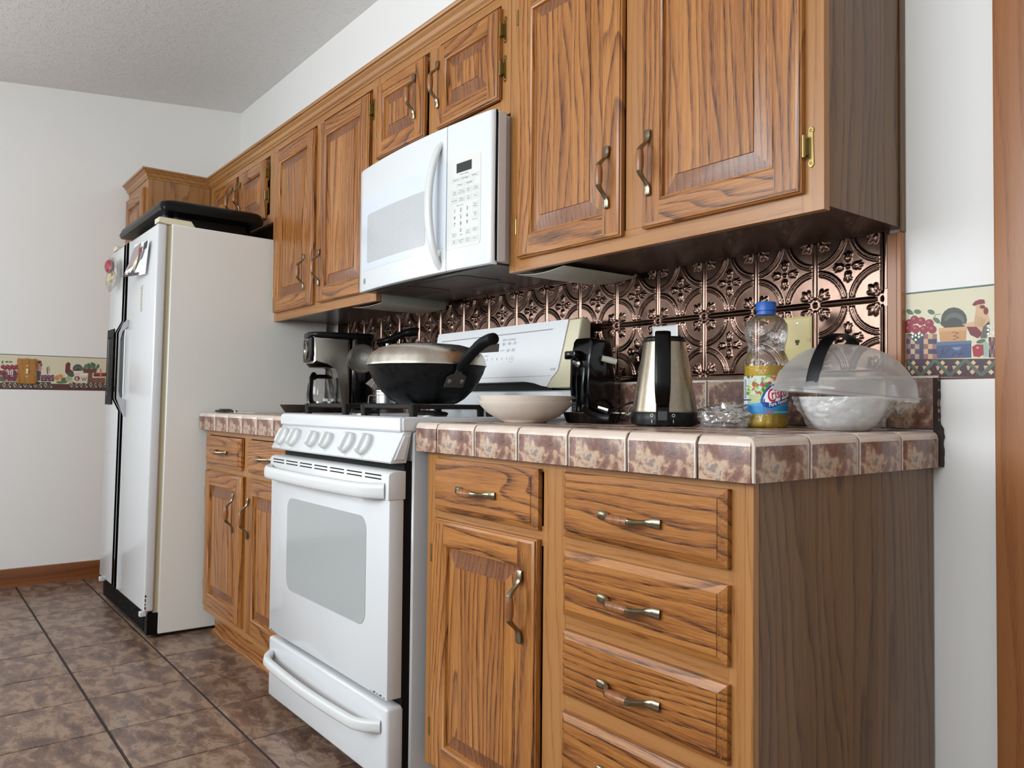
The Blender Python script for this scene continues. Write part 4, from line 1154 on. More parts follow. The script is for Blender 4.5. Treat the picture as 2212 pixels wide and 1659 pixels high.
# left-hand border
def fL(cx, cy):
    t0 = 470 + cx * .044; b0 = 1040 + cx * .0165
    return (-1.231 + .499 * cx / 1700, 1.219 - (cy - t0) / (b0 - t0) * .185)
P = Paint()
P.rect(CREAMP, -2.14, -.002, 1.034, 1.2185, 0); P.rect((72, 84, 76), -2.14, -.002, 1.2155, 1.219, 1); P.rect((88, 52, 54), -2.14, -.002, 1.034, 1.068, 1)
for a, b_ in ((40, 800), (1100, 1690)): quilt(P, fL, a, b_, 925, 1030, 2, 160)
basket(P, fL, 10, 290, 740, 915, 3, [(140, 78, 82), (78, 62, 88), (176, 120, 110), (122, 50, 62)])
for i in range(8): apple(P, fL, 50 + i * 34, 680 + (i % 2) * 22, 36, 4, (128, 44, 58))
for i in range(9): pg(P, fL, (226, 222, 210), [(120 + (i % 3) * 30, 755 + (i // 3) * 22), (135 + (i % 3) * 30, 745 + (i // 3) * 22), (150 + (i % 3) * 30, 755 + (i // 3) * 22), (135 + (i % 3) * 30, 768 + (i // 3) * 22)], 8)
el(P, fL, (96, 116, 96), 108, 600, 28, 14, 4); el(P, fL, (96, 116, 96), 165, 603, 28, 14, 4); el(P, fL, (92, 112, 92), 42, 605, 14, 26, 4); el(P, fL, (84, 100, 80), 20, 880, 60, 36, 4)
pg(P, fL, (190, 140, 120), [(570, 640), (620, 600), (650, 680), (640, 760), (600, 800), (565, 720)], 4); el(P, fL, (116, 44, 56), 612, 605, 34, 24, 5); el(P, fL, (110, 40, 52), 640, 650, 14, 26, 5); pg(P, fL, (92, 70, 82), [(570, 740), (640, 760), (630, 900), (580, 910)], 4)
basket(P, fL, 640, 850, 810, 915, 4, [(74, 60, 78), (110, 72, 80), (60, 52, 70), (150, 112, 110)])
el(P, fL, (176, 160, 140), 750, 735, 32, 66, 5); ln(P, fL, (96, 70, 62), [(740, 690), (740, 800)], 12, 6)
for i in range(24): el(P, fL, (222, 206, 200), rn.uniform(645, 860), rn.uniform(740, 815), 9, 9, 5, n=7)
for x, y, rx, ry, c in ((900, 860, 46, 44, (196, 130, 84)), (950, 840, 50, 40, (206, 142, 92)), (1020, 900, 60, 46, (84, 108, 72)), (1090, 880, 60, 50, (164, 172, 126)), (960, 930, 80, 22, (96, 122, 84)), (1120, 920, 40, 24, (190, 188, 150))): el(P, fL, c, x, y, rx, ry, 5)
pg(P, fL, (112, 50, 54), [(1030, 640), (1070, 605), (1110, 630), (1105, 720), (1160, 760), (1170, 840), (1080, 830), (1025, 770)], 5); el(P, fL, (70, 92, 86), 1120, 805, 60, 36, 6, .4); el(P, fL, (78, 84, 84), 1230, 715, 82, 74, 5); el(P, fL, (96, 100, 96), 1235, 725, 60, 52, 6); el(P, fL, (66, 72, 74), 1235, 745, 44, 40, 7)
for x0, x1, y0 in ((1172, 1300, 760), (1282, 1405, 805)):
    pg(P, fL, (214, 200, 182), [(x0, y0), (x1, y0), (x1 - 8, 945), (x0 + 4, 940)], 8); pg(P, fL, (232, 222, 206), [(x0 - 4, y0 - 10), (x1 + 4, y0 - 10), (x1 + 2, y0 + 14), (x0 - 2, y0 + 14)], 9)
el(P, fL, (120, 44, 50), 1225, 870, 46, 36, 10); el(P, fL, (200, 186, 170), 1220, 872, 22, 22, 11); ln(P, fL, (60, 64, 84), [(1300, 850), (1320, 905), (1340, 860), (1360, 905), (1378, 850)], 9, 10)
for i in range(16): el(P, fL, rn.choice([(98, 124, 92), (112, 136, 104), (84, 108, 84)]), rn.uniform(1330, 1580), rn.uniform(640, 715), 34, 26, 6, rn.uniform(0, 3))
pg(P, fL, (104, 72, 62), [(1310, 715), (1560, 715), (1540, 780), (1330, 780)], 7); pg(P, fL, (112, 84, 72), [(1400, 780), (1480, 780), (1480, 935), (1400, 935)], 6)
for i in range(5): apple(P, fL, 1530 + i * 40, 810, 34, 7, (128, 36, 44))
pg(P, fL, (206, 128, 104), [(1605, 715), (1630, 715), (1632, 850), (1608, 850)], 11); basket(P, fL, 1480, 1700, 860, 945, 8, [(122, 82, 66), (150, 108, 82), (96, 64, 56)])
rep = [q for q in P.p if q[2] > 1 and min(p[0] for p in q[1]) > -1.235]
for k in (1, 2): P.p += [(c, [(u - .5 * k, v) for u, v in pts], ky) for c, pts, ky in rep]
tag(P.build('wallpaper_border', None, lambda u, v, h: Vector((XL + .0004 + h, u, v))), 'country wallpaper border with roosters and canisters on the wall left of the refrigerator', 'wallpaper')

# wooden switch plate on the left wall
sp = thing('light_switch', 'scalloped wooden plate with a cream toggle on the wallpaper border', 'switch', (XL, -1.110, 1.062))
n_ = 44; pts = []
for i in range(n_):
    a = 2 * PI * i / n_; u, v = math.cos(a), math.sin(a)
    q = max(abs(u), abs(v)); u, v = u / q, v / q
    u *= .043 * (1 - .10 * math.cos(PI * v) * .6 - .06 * (abs(v) < .3)); v *= .069 * (1 - .05 * abs(math.sin(2 * PI * u / .086)))
    pts.append((-1.110 + u, 1.1315 + v))
b = B(); prism(b, pts, 'x', XL + .0015, XL + .014, bev=.004, seg=2)
pl = obj('plate', b, oak('switch_plate_wood', 'Z', (172, 118, 48), (150, 98, 34), (110, 66, 20), contrast=.5), sp)
b = B(); prism(b, [(XL + .013, 1.118), (XL + .016, 1.118), (XL + .024, 1.136), (XL + .021, 1.143), (XL + .013, 1.145)], 'y', -1.1145, -1.1045); obj('toggle', b, plain('toggle_cream', (236, 226, 188), .4), sp)
for z in (1.160, 1.104):
    b = B(); lathe(b, [(.0035, XL + .0135), (.0035, XL + .0148), (.001, XL + .0155)], (0, -1.1095, z), 12, ax='x'); obj('screw', b, plain('screw_cream', (228, 220, 190), .4), sp)
# outlet plate and telephone jack on the backsplash
def wplate(name, label, cat, x0, x1, z0, z1, mat, y=-.0062):
    t = thing(name, label, cat, ((x0 + x1) / 2, 0, z0))
    b = B(); R = [rring(x0, x1, z0, z1, 0, -.0024), rring(x0, x1, z0, z1, 0, y + .0005), rring(x0, x1, z0, z1, .005, y - .002), ]
    loft(b, R, cap0=False); obj('plate', b, mat, t, smooth=20); return t
t = wplate('blank_wall_plate', 'plain white wall plate on the metal backsplash behind the kettle', 'wall plate', -.764, -.674, 1.083, 1.197, M_WHITEP)
b = B(); lathe(b, [(.0036, -.0080), (.0036, -.0090), (.001, -.0096)], (-.719, 0, 1.181), 12, ax='y'); obj('screw', b, M_STEEL, t)
t = wplate('telephone_jack', 'yellowed cream telephone jack plate between the oil bottle and dome lid', 'wall plate', -.352, -.282, 1.073, 1.188, plain('jack_cream', (216, 198, 138), .4))
b = B(); lathe(b, [(.0034, -.0080), (.0034, -.0090), (.001, -.0095)], (-.318, 0, 1.172), 12, ax='y'); obj('screw', b, M_STEEL, t)
b = B(); prism(b, [(-.3225, 1.134), (-.3115, 1.134), (-.3115, 1.127), (-.3140, 1.127), (-.3140, 1.122), (-.3200, 1.122), (-.3200, 1.127), (-.3225, 1.127)], 'y', -.0086, -.0080); obj('socket', b, plain('socket_dark', (70, 60, 40), .6), t)
b = B(); box(b, -.2955, -.2845, -.0088, -.0080, 1.128, 1.137, .0003); obj('tape_scrap', b, plain('tape', (206, 186, 128), .3), t)

# ------------------------------------------------------------------ things on the refrigerator
FT = 1.7215
tr = thing('plastic_tray', 'large black plastic tray lying upside down on top of the refrigerator', 'tray', (-3.15, -.50, FT))
b = B()
def rr3(x0, x1, y0, y1, r, z): return [Vector((p[0], p[1], z)) for p in rrect(x0, x1, y0, y1, r, 4)]
loft(b, [rr3(-3.50, -2.86, -.735, -.375, .05, 1.7265), rr3(-3.50, -2.86, -.735, -.375, .05, 1.778), rr3(-3.57, -2.785, -.795, -.352, .03, 1.785), rr3(-3.575, -2.78, -.80, -.350, .03, 1.800), rr3(-3.565, -2.79, -.79, -.356, .035, 1.826), rr3(-3.55, -2.805, -.775, -.362, .04, 1.836)])
obj('tray_body', b, M_BLACK, tr, smooth=50)
b = B(); lathe(b, [(.018, 1.7265), (.018, 1.765), (.015, 1.785)], (-2.885, -.752, 0), 16); obj('tray_foot', b, plain('foot_grey', (70, 74, 88), .35), tr)
# curled photo print held on the door
c_ = thing('photo_sheet', 'curled glossy printed photo sheet stuck to the refrigerator door', 'paper', (-2.93, -.83, 1.55))
b = B(); lay = None; N = 16
def sheet(s, t, off=0):   # s 0..1 across (left to right), t 0..1 down
    z = 1.672 - .150 * t - .012 * s * (1 - t)
    bow = .006 + .045 * (t ** 1.3) * (1 - s) ** 1.2 + .010 * (1 - s)
    return Vector((-3.055 + .215 * s * (1 - .25 * t), -.8175 - .0145 * 0 - bow - .002 - .012 * (1 - (z / 1.72)), z))
V = [[b.verts.new(sheet(i / N, j / N)) for i in range(N + 1)] for j in range(N + 1)]
for j in range(N):
    for i in range(N): b.faces.new((V[j][i], V[j][i + 1], V[j + 1][i + 1], V[j + 1][i]))
obj('sheet', b, plain('photo_paper', (226, 226, 226), .3), c_)
P = Paint(); PH = [((150, 136, 140), [(.05, .12), (.45, .0), (.4, .6), (.05, .8)]), ((150, 60, 74), [(.15, .35), (.3, .25), (.3, .6), (.15, .75)]), ((118, 40, 36), [(.4, .2), (.6, .12), (.58, .35), (.42, .4)]), ((212, 170, 140), [(.36, .3), (.46, .26), (.46, .42), (.38, .45)]), ((236, 226, 180), [(.34, .45), (.52, .42), (.44, .9), (.3, .9)]),
      ((60, 52, 60), [(.5, .4), (.66, .3), (.42, .98), (.26, .98)]), ((28, 30, 36), [(.7, .05), (.9, .0), (.88, .22), (.68, .26)]), ((120, 112, 116), [(.6, .3), (.8, .22), (.7, .5), (.56, .55)]), ((52, 44, 50), [(.02, .88), (.7, .92), (.66, 1.0), (.0, 1.0)]), ((210, 190, 170), [(.1, .86), (.22, .84), (.2, .94), (.1, .95)])]
for i, (c, q) in enumerate(PH): P.poly(c, q, i)
P.build('print', c_, lambda u, v, h: sheet(u, v) + Vector((0, -.002 - h * 3, 0)), slices=[i / 24 for i in range(1, 24)])
c_ = thing('snack_packet', 'crinkled clear packet with a red top hanging on the freezer door', 'packet', (-3.45, -.83, 1.55))
rn2 = random.Random(11)
b = B(); pts = []
def crinkle(b, c, rx, ry, rz, seed, amp, sub=3):
    r = bmesh.ops.create_icosphere(b, subdivisions=sub, radius=1.0)
    for v in r['verts']:
        nn = mnoise.noise(v.co * 1.7 + Vector((seed, 0, 0))) + .6 * abs(mnoise.noise(v.co * 4.1 + Vector((0, seed, 0))))
        k = 1 + amp * nn
        v.co = Vector((c[0] + v.co.x * rx * k, c[1] + v.co.y * ry * k, c[2] + v.co.z * rz * k))
crinkle(b, (-3.445, -.850, 1.585), .075, .020, .065, 3, .6)
obj('wrapper', b, M_FILM, c_, smooth=0)
b = B(); crinkle(b, (-3.455, -.860, 1.625), .036, .017, .036, 9, .25, 2); obj('red_top', b, plain('packet_red', (150, 44, 54), .35), c_, smooth=25)
b = B(); crinkle(b, (-3.440, -.855, 1.570), .040, .010, .028, 5, .7, 2); obj('contents', b, plain('packet_pale', (214, 196, 150), .5), c_, smooth=0)
b = B(); A = [Vector((-3.50, -.845, 1.668)), Vector((-3.385, -.842, 1.655)), Vector((-3.370, -.842, 1.57)), Vector((-3.45, -.845, 1.60))]
loft(b, [A, [p + Vector((0, .0015, 0)) for p in A]]); obj('card', b, M_WHITEP, c_)

# ------------------------------------------------------------------ frames for things turned towards the viewer side
def fr_(P):
    t = Vector((CAM.x - P[0], CAM.y - P[1], 0)).normalized()
    return t, Vector((-t.y, t.x, 0)), Vector((0, 0, 1))
ZC_ = ZC + .0003

# --- oil bottle
bx, by = -.309, -.144
t_, r_, u_ = fr_((bx, by)); R0 = .0465
bt = thing('oil_bottle', 'clear ribbed bottle half full of yellow vegetable oil with blue cap', 'bottle', (bx, by, ZC_))
def wobb(a, z, r):
    if .140 < z - ZC_ < .235: return .0011 * math.sin(9 * a + (z - ZC_) * 260) + .0011 * math.sin(9 * a - (z - ZC_) * 260)
    if .118 < z - ZC_ < .150: return .0012 * math.cos(14 * a)
    if z - ZC_ < .030: return .0012 * math.cos(16 * a)
    return 0
pf = [(.040, .0), (.0455, .004), (.0465, .012), (.0460, .026), (R0, .030), (R0, .112), (.0475, .116), (.0470, .124), (.0475, .128), (.0478, .140), (.0465, .150), (.0415, .160), (.0385, .168), (.0385, .176), (.0415, .186), (.0450, .198), (.0460, .212), (.0440, .226), (.0380, .237), (.0270, .245), (.0190, .249), (.0180, .268)]
b = B(); lathe(b, [(r, z + ZC_) for r, z in pf], (bx, by, 0), 56, cap1=False, wob=wobb); obj('bottle_body', b, M_PET, bt, smooth=60)
n = NT('vegetable_oil'); n.set(Base_Color=lin((240, 204, 44)), Roughness=0.08, IOR=1.15); n.bs.inputs['Transmission Weight'].default_value = 0.4; M_OIL = n.m
b = B(); lathe(b, [(r - .0012, z + ZC_) for r, z in pf if z < .135] + [(.0460, .135 + ZC_)], (bx, by, 0), 40); obj('oil', b, M_OIL, bt, smooth=60)
b = B(); lathe(b, [(.0205, .2485), (.0205, .2540), (.0190, .2545), (.0190, .2565), (.0215, .2575), (.0215, .2740), (.0200, .2765)], (bx, by, ZC_), 40, wob=lambda a, z, r: .0004 * math.cos(40 * a) if z > .257 else 0); obj('cap', b, plain('cap_blue', (36, 92, 176), .4), bt)
P = Paint()
def cu(x): return math.asin(max(-1, min(1, (x - 597) / 242))) * R0
def cv(y): return (1580 - y) * .000194
def lp(c, pts, k): P.poly(c, [(cu(x), cv(y)) for x, y in pts], k)
UB, UE = cu(357), cu(838)
P.rect((232, 236, 240), UB - .03, UE + .03, cv(1425), cv(1000), 0)
P.rect((44, 130, 190), cu(402), UE + .03, cv(1425), cv(1330), 1); P.rect((66, 150, 204), cu(402), UE + .03, cv(1335), cv(1250), 1)
P.rect((196, 204, 190), cu(402), UE + .03, cv(1255), cv(1000), 1)
rl = random.Random(2)
for i in range(70):
    x, y = rl.uniform(405, 835), rl.uniform(1003, 1212)
    el(P, lambda a, c: (cu(a), cv(c)), rl.choice([(120, 170, 70), (92, 146, 60), (160, 196, 96), (176, 60, 40), (206, 96, 60), (226, 214, 180), (70, 116, 48), (150, 74, 50), (214, 226, 170)]), min(x, 832), y, rl.uniform(14, 42), rl.uniform(10, 26), 2 + i % 6, rl.uniform(0, 3), 10)
lp((206, 214, 150), [(412, 1205), (530, 1200), (532, 1300), (415, 1312)], 9)
for i in range(6): lp((120, 132, 96), [(418, 1215 + i * 16), (524, 1210 + i * 16), (524, 1216 + i * 16), (418, 1221 + i * 16)], 10)
for i in range(12): lp((60, 60, 66), [(366, 1040 + i * 18), (390, 1040 + i * 18), (390, 1048 + i * 18), (366, 1048 + i * 18)], 3)
lp((34, 60, 120), [(357, 1262), (440, 1262), (440, 1276), (357, 1276)], 10)
ov = [(548, 1300), (552, 1240), (580, 1170), (640, 1110), (720, 1075), (800, 1060), (836, 1062), (836, 1260), (760, 1300), (650, 1352), (580, 1345)]
lp((30, 66, 140), [(x - 5, y) for x, y in ov], 11); lp((236, 238, 242), [(566, 1290), (572, 1245), (598, 1185), (650, 1128), (725, 1092), (836, 1078), (836, 1235), (740, 1270), (650, 1300)], 12)
lp((28, 58, 128), [(552, 1298), (600, 1306), (700, 1285), (836, 1218), (836, 1282), (740, 1320), (650, 1358), (590, 1350)], 13)
def ltext(c, s, x, y, size, k, **kw): P.text(c, s, cu(x), cv(y), size, k, **kw)
ltext((190, 32, 54), 'C', 612, 1292, .041, 15, sx=.62, shear=.12, bold=.0006, rot=.10); ltext((190, 32, 54), 'risco', 656, 1258, .0285, 15, sx=.68, shear=.12, bold=.0005, rot=.20)
ltext((240, 242, 246), 'Pure Vegetable', 632, 1345, .0118, 16, sx=.72, shear=.15, bold=.0002, rot=.26)
lp((206, 84, 50), [(595, 1392), (680, 1392), (680, 1412), (595, 1412)], 14); lp((130, 170, 60), [(684, 1392), (750, 1392), (750, 1412), (684, 1412)], 14); lp((120, 190, 226), [(754, 1392), (836, 1392), (836, 1412), (754, 1412)], 14)
def lfn(u, v, h):
    a = u / R0; d = (t_ * math.cos(a) + r_ * math.sin(a)) * (R0 + .0004 + h)
    return Vector((bx + d.x, by + d.y, ZC_ + v))
P.build('label', bt, lfn, slices=[-.12 + .006 * i for i in range(41)])

# --- kettle
kx, ky = -.488, -.273
t_, r_, u_ = fr_((kx, ky)); kt = thing('electric_kettle', 'conical brushed steel electric kettle with black handle and base', 'kettle', (kx, ky, ZC_))
b = B(); lathe(b, [(.066, .001), (.0745, .004), (.0755, .012), (.0745, .030), (.0735, .0315)], (kx, ky, ZC_), 48); kb = obj('base', b, M_BLACK, kt)
n = NT('kettle_steel'); q = n.vmul(n.obj(False), (1, 1, .02)); s_ = n.noise(q, 160, 3, .6)
n.set(Base_Color=lin((158, 147, 130)), Metallic=1.0, Roughness=n.ramp(s_, [(.3, (.22, .22, .22, 1)), (.7, (.36, .36, .36, 1))])); M_KET = n.m
b = B(); lathe(b, [(.0735, .0315), (.0738, .034), (.0725, .040), (.067, .075), (.060, .115), (.053, .155), (.0475, .190)], (kx, ky, ZC_), 48); obj('steel_body', b, M_KET, kt, smooth=60)
b = B(); lathe(b, [(.0475, .190), (.0480, .192), (.0478, .198), (.043, .202), (.02, .204)], (kx, ky, ZC_), 48); obj('lid', b, M_BLACK, kt)
def K(a, z, s=0): p = Vector((kx, ky, ZC_)) + t_ * a + r_ * (s - .004) + u_ * z; return p
b = B(); tube(b, [K(.034, .203), K(.060, .204), K(.078, .196), K(.094, .150), K(.106, .096), K(.104, .078), K(.090, .055), K(.078, .048)], [(.017, .006), (.0175, .008), (.0175, .009), (.0175, .010), (.0175, .010), (.017, .010), (.015, .009), (.013, .006)], 12, 0, r_, sq=.35)
obj('handle', b, M_BLACK, kt, smooth=50)
b = B(); tube(b, [K(.105, .150 - .045), K(.0935, .178 - .006)], [(.0105, .0006)] * 2, 8, 0, r_, sq=.3); obj('handle_inlay', b, plain('grey_black', (34, 35, 37), .5), kt)
b = B(); A = [K(.0745, z, s) for s, z in ((-.014, .004), (.014, .004), (.0145, .052), (-.0145, .052))]; A2 = [p + t_ * .0045 for p in A]
loft(b, [A, A2]); obj('switch_housing', b, M_BLACK, kt)
b = B(); A = [K(.079, z, s) for s, z in ((-.010, .014), (.010, .014), (.010, .034), (-.010, .034))]; loft(b, [A, [p + t_ * .003 for p in A]]); obj('rocker', b, plain('rocker_grey', (70, 70, 70), .25), kt)
P = Paint()
for s in (-.0235, .0235):
    for i in range(16):
        a0_, a1_ = 2 * PI * i / 16, 2 * PI * (i + 1) / 16
        P.line((210, 208, 204), [(s + .0030 * math.cos(a0_), .0245 + .0030 * math.sin(a0_)), (s + .0030 * math.cos(a1_), .0245 + .0030 * math.sin(a1_))], .0013)
    P.rect((210, 208, 204), s - .0007, s + .0007, .008, .0150)
def kfn(u, v, h):
    a = (u - .004) / .0755; d = (t_ * math.cos(a) + r_ * math.sin(a)) * (.0760 + h)
    return Vector((kx + d.x, ky + d.y, ZC_ + v))
P.build('switch_marks', kt, kfn)

# --- dome lid over the wrapped bowl
ox, oy = -.115, -.168
t_, r_, u_ = fr_((ox, oy))
wbw = thing('white_bowl', 'small white glossy bowl under the tilted dome lid', 'bowl', (ox, oy, ZC_))
b = B(); lathe(b, [(.046, 0), (.050, .002), (.060, .012), (.072, .030), (.080, .048), (.084, .064), (.0845, .066), (.082, .064), (.076, .046), (.060, .016), (.02, .006)], (ox, oy, ZC_), 48); obj('bowl_body', b, plain('white_ceramic', (240, 240, 240), .12, coat=.5), wbw, smooth=60)
b = B()
def wrapw(a, z, r): 
    v = Vector((math.cos(a), math.sin(a), z * 14))
    return .0036 + .006 * abs(mnoise.noise(v * 2.6)) + .008 * abs(mnoise.noise(v * 6.5)) * (z / .066 + .3)
lathe(b, [(.056, .0035), (.0595, .0072), (.063, .011), (.0655, .0155), (.068, .020), (.0705, .025), (.073, .030), (.0755, .035), (.078, .040), (.080, .045), (.082, .050), (.0835, .054), (.085, .058), (.087, .064), (.086, .0668)], (ox, oy, ZC_), 72, cap0=False, cap1=False, wob=wrapw)
for sg, zz in ((1, .050),):      # loose gathered corners of the film
    A = Vector((ox, oy, ZC_ + zz)) + r_ * sg * .080
    crinkle(b, A + r_ * sg * .024, .010, .010, .013, 4 + sg, .6, 2)
tag(obj('plastic_wrap', b, M_FILM, None, smooth=0), 'crinkled clear plastic film wrapped round the white bowl', 'plastic wrap')
dl = thing('dome_lid', 'frosted clear plastic dome lid with black strap handle resting on the bowl', 'lid', (ox, oy, ZC_ + .0735))
DZ = ZC_ + .0735; RD = .134
dp_ = [(RD + .001, -.006), (RD + .001, .000), (RD + .004, .001), (RD + .004, .003), (RD - .001, .004), (RD - .002, .012), (RD - .006, .028), (RD - .009, .036), (RD - .013, .0385), (RD - .014, .041), (.108, .056), (.094, .070), (.074, .083), (.050, .092), (.026, .0965), (.004, .098)]
b = B(); lathe(b, [(r, z + DZ) for r, z in dp_], (ox, oy, 0), 72, cap0=False); obj('dome', b, M_DOME, dl, smooth=40)
# strap: from the front rim up and over the crown
e1 = (t_ * .90 - r_ * .44).normalized()
def ST(a, z): return Vector((ox, oy, DZ)) + e1 * a + u_ * z
b = B(); tube(b, [tuple(p) for p in spline([ST(.130, .004), ST(.128, .020), ST(.120, .050), ST(.100, .083), ST(.072, .106), ST(.040, .114), ST(.005, .112), ST(-.016, .106), ST(-.020, .097)], 4)], (.0125, .0022), 8, 0, Vector((-e1.y, e1.x, 0)), sq=.4)
obj('strap_handle', b, M_BLACK, dl, smooth=40)
dl.rotation_mode = 'QUATERNION'
from mathutils import Quaternion
dl.rotation_quaternion = Quaternion(t_, -.090)

# --- crumpled clear bag
b = B(); cxx, cyy = -.352, -.222
tb, rb, ub = fr_((cxx, cyy))
r = bmesh.ops.create_icosphere(b, subdivisions=4, radius=1.0)
for v in r['verts']:
    q = v.co.copy(); nn = .45 * mnoise.noise(q * 1.6) + .55 * abs(mnoise.noise(q * 3.7)) + .35 * abs(mnoise.noise(q * 7.3))
    k = .72 + .75 * nn
    p = rb * q.x * .064 * k + tb * q.y * .034 * k
    v.co = Vector((cxx + p.x, cyy + p.y, ZC_ + max(0.0003, .022 + q.z * .034 * k)))
tag(obj('plastic_bag', b, M_BAG, None, smooth=0), 'crumpled clear plastic bag lying in front of the oil bottle', 'bag')

# --- two stacked pasta bowls
px_, py_ = -.845, -.391
M_DISH = plain('cream_stoneware', (238, 227, 214), .3, coat=.2)
for i, lb in enumerate(('cream shallow bowl at the bottom of the stack beside the range', 'cream shallow bowl nested in the lower one beside the range')):
    z = ZC_ + i * .0145
    b = B(); lathe(b, [(.050, 0), (.055, .0008), (.056, .003), (.075, .010), (.098, .025), (.114, .041), (.1225, .051), (.1235, .053), (.121, .0535), (.110, .043), (.094, .029), (.070, .014), (.03, .009)], (px_, py_, z), 56)
    tag(obj('pasta_bowl', b, M_DISH, None, smooth=60), lb, 'bowl', 'stacked cream bowls')

# --- electric can opener
ce = thing('can_opener', 'upright black electric can opener standing beside the range', 'can opener', (-.885, -.115, ZC_))
b = B(); prof_ = [(-.155, .0), (-.163, .02), (-.166, .10), (-.164, .17), (-.158, .222), (-.150, .232), (-.085, .228), (-.072, .215), (-.066, .10), (-.060, .0)]
prism(b, [(y, z + ZC_) for y, z in prof_], 'x', -.925, -.848, bev=.010, seg=3); cb_ = obj('housing', b, M_BLKG, ce)
b = B(); prism(b, [(-.1655, ZC_ + .03), (-.1685, ZC_ + .10), (-.1665, ZC_ + .15), (-.160, ZC_ + .15), (-.160, ZC_ + .03)], 'x', -.900, -.868, bev=.003); obj('front_ridge', b, M_BLKG, ce)
b = B(); box(b, -.925, -.880, -.190, -.155, ZC_ + .172, ZC_ + .196, .005, 0, 2); obj('lever', b, M_BLKG, ce)
b = B(); lathe(b, [(.010, -.1655), (.010, -.171), (.006, -.174)], (-.890, 0, ZC_ + .160), 16, ax='y'); obj('cutting_wheel', b, M_STEELD, ce)
b = B(); tube(b, [(-.846, -.120, ZC_ + .176), (-.832, -.102, ZC_ + .171), (-.820, -.088, ZC_ + .166)], [(.008, .006), (.009, .007), (.008, .006)], 10); obj('knife_knob', b, plain('knob_pale', (196, 192, 178), .4), ce)
P = Paint()
for i in range(14):
    a0_, a1_ = 2 * PI * i / 14, 2 * PI * (i + 1) / 14
    P.line((150, 150, 150), [(-.908 + .0055 * math.cos(a0_), .036 + .008 * math.sin(a0_)), (-.908 + .0055 * math.cos(a1_), .036 + .008 * math.sin(a1_))], .0009)
P.text((150, 150, 150), 'W', -.908, .0335, .006, align='CENTER'); P.rect((140, 140, 140), -.897, -.866, .036, .0375); P.rect((140, 140, 140), -.897, -.860, .031, .0325)
P.build('marks', ce, lambda u, v, h: Vector((u, -.1545 - .008 * min(1, v / .02) - .0008 - h - (.0000375 * v * 1000 if v > .02 else 0), ZC_ + v)))
b = B(); tube(b, [tuple(p) for p in spline([(-.85, -.07, ZC_ + .035), (-.79, -.05, ZC_ + .055), (-.70, -.06, ZC_ + .050), (-.62, -.09, ZC_ + .024), (-.575, -.12, ZC_ + .008), (-.53, -.10, ZC_ + .0055), (-.45, -.06, ZC_ + .0055), (-.41, -.03, ZC_ + .0055)], 6)], .0032, 8); obj('power_cord', b, M_BLACK, ce)
# --- fluted black pan, tongs, whisk between the bowls and the kettle
fp = thing('fluted_pan', 'small black fluted tart pan behind the cream bowls', 'pan', (-.770, -.228, ZC_))
b = B(); lathe(b, [(.060, 0), (.066, .001), (.074, .022), (.075, .026), (.072, .026), (.064, .004)], (-.770, -.228, ZC_ + .0003), 72, wob=lambda a, z, r: .0016 * math.cos(30 * a)); obj('pan_body', b, plain('pan_dark', (30, 24, 22), .35), fp)
b = B(); tube(b, [(-.770 + .0755 * math.cos(a), -.228 + .0755 * math.sin(a), ZC_ + .0262) for a in (2 * PI * i / 40 for i in range(41))], .0013, 6, cap=False); obj('rim', b, M_STEELD, fp)
tg = thing('tongs', 'black handled kitchen tongs with serrated metal tips by the can opener', 'tongs', (-.68, -.30, ZC_))
b = B(); tube(b, [tuple(p) for p in spline([(-.625, -.310, ZC_ + .0135), (-.655, -.315, ZC_ + .0155), (-.70, -.305, ZC_ + .026), (-.735, -.290, ZC_ + .037), (-.750, -.270, ZC_ + .042)], 5)], [(.008 + .004 * max(0, 1 - i / 9), .007) for i in range(21)], 10, 0, (0, 0, 1)); obj('handle', b, M_BLACK, tg)
b = B(); tube(b, [tuple(p) for p in spline([(-.640, -.300, ZC_ + .022), (-.690, -.285, ZC_ + .031), (-.735, -.268, ZC_ + .040)], 5)], (.0075, .004), 10, 0, (0, 0, 1)); obj('handle', b, M_BLKG, tg)
b = B(); pts = []
for i in range(24):
    a = 2 * PI * i / 24; rr = 1 + (.10 if i % 2 else -.05); pts.append((-.655 + .034 * math.cos(a) * rr, -.262 + .014 * math.sin(a) * rr))
prism(b, pts, 'z', ZC_ + .026, ZC_ + .0285); obj('tip', b, M_STEEL, tg)
b = B(); tube(b, [(-.70, -.278, ZC_ + .036), (-.675, -.268, ZC_ + .029)], (.009, .0012), 8, 0, (0, 0, 1)); obj('tip_arm', b, M_STEELD, tg)
wk = thing('whisk', 'steel wire whisk lying beside the kettle', 'whisk', (-.63, -.25, ZC_))
b = B(); tube(b, [(-.595, -.268, ZC_ + .0085), (-.60, -.264, ZC_ + .0095), (-.650, -.215, ZC_ + .018)], [.0062, .0075, .0060], 12); obj('handle', b, M_STEEL, wk)
for k in range(5):
    a = PI * k / 5
    ax_ = Vector((-.70, .69, .05)).normalized(); n1 = Vector((.69, .70, 0)).normalized(); n2 = ax_.cross(n1)
    pts = []
    for i in range(17):
        s = i / 16; w_ = .020 * math.sin(PI * s) ** .8 * (1 if True else 0); L = .085 * math.sin(PI * s / 1.0) 
        ang = 2 * PI * s
        pts.append(Vector((-.648, -.217, ZC_ + .0225)) + ax_ * (.036 * (1 - math.cos(ang))) + (n1 * math.cos(a) + n2 * math.sin(a)) * .019 * math.sin(ang))
    b = B(); tube(b, pts, .0009, 5, cap=False); obj('wire', b, M_STEEL, wk)

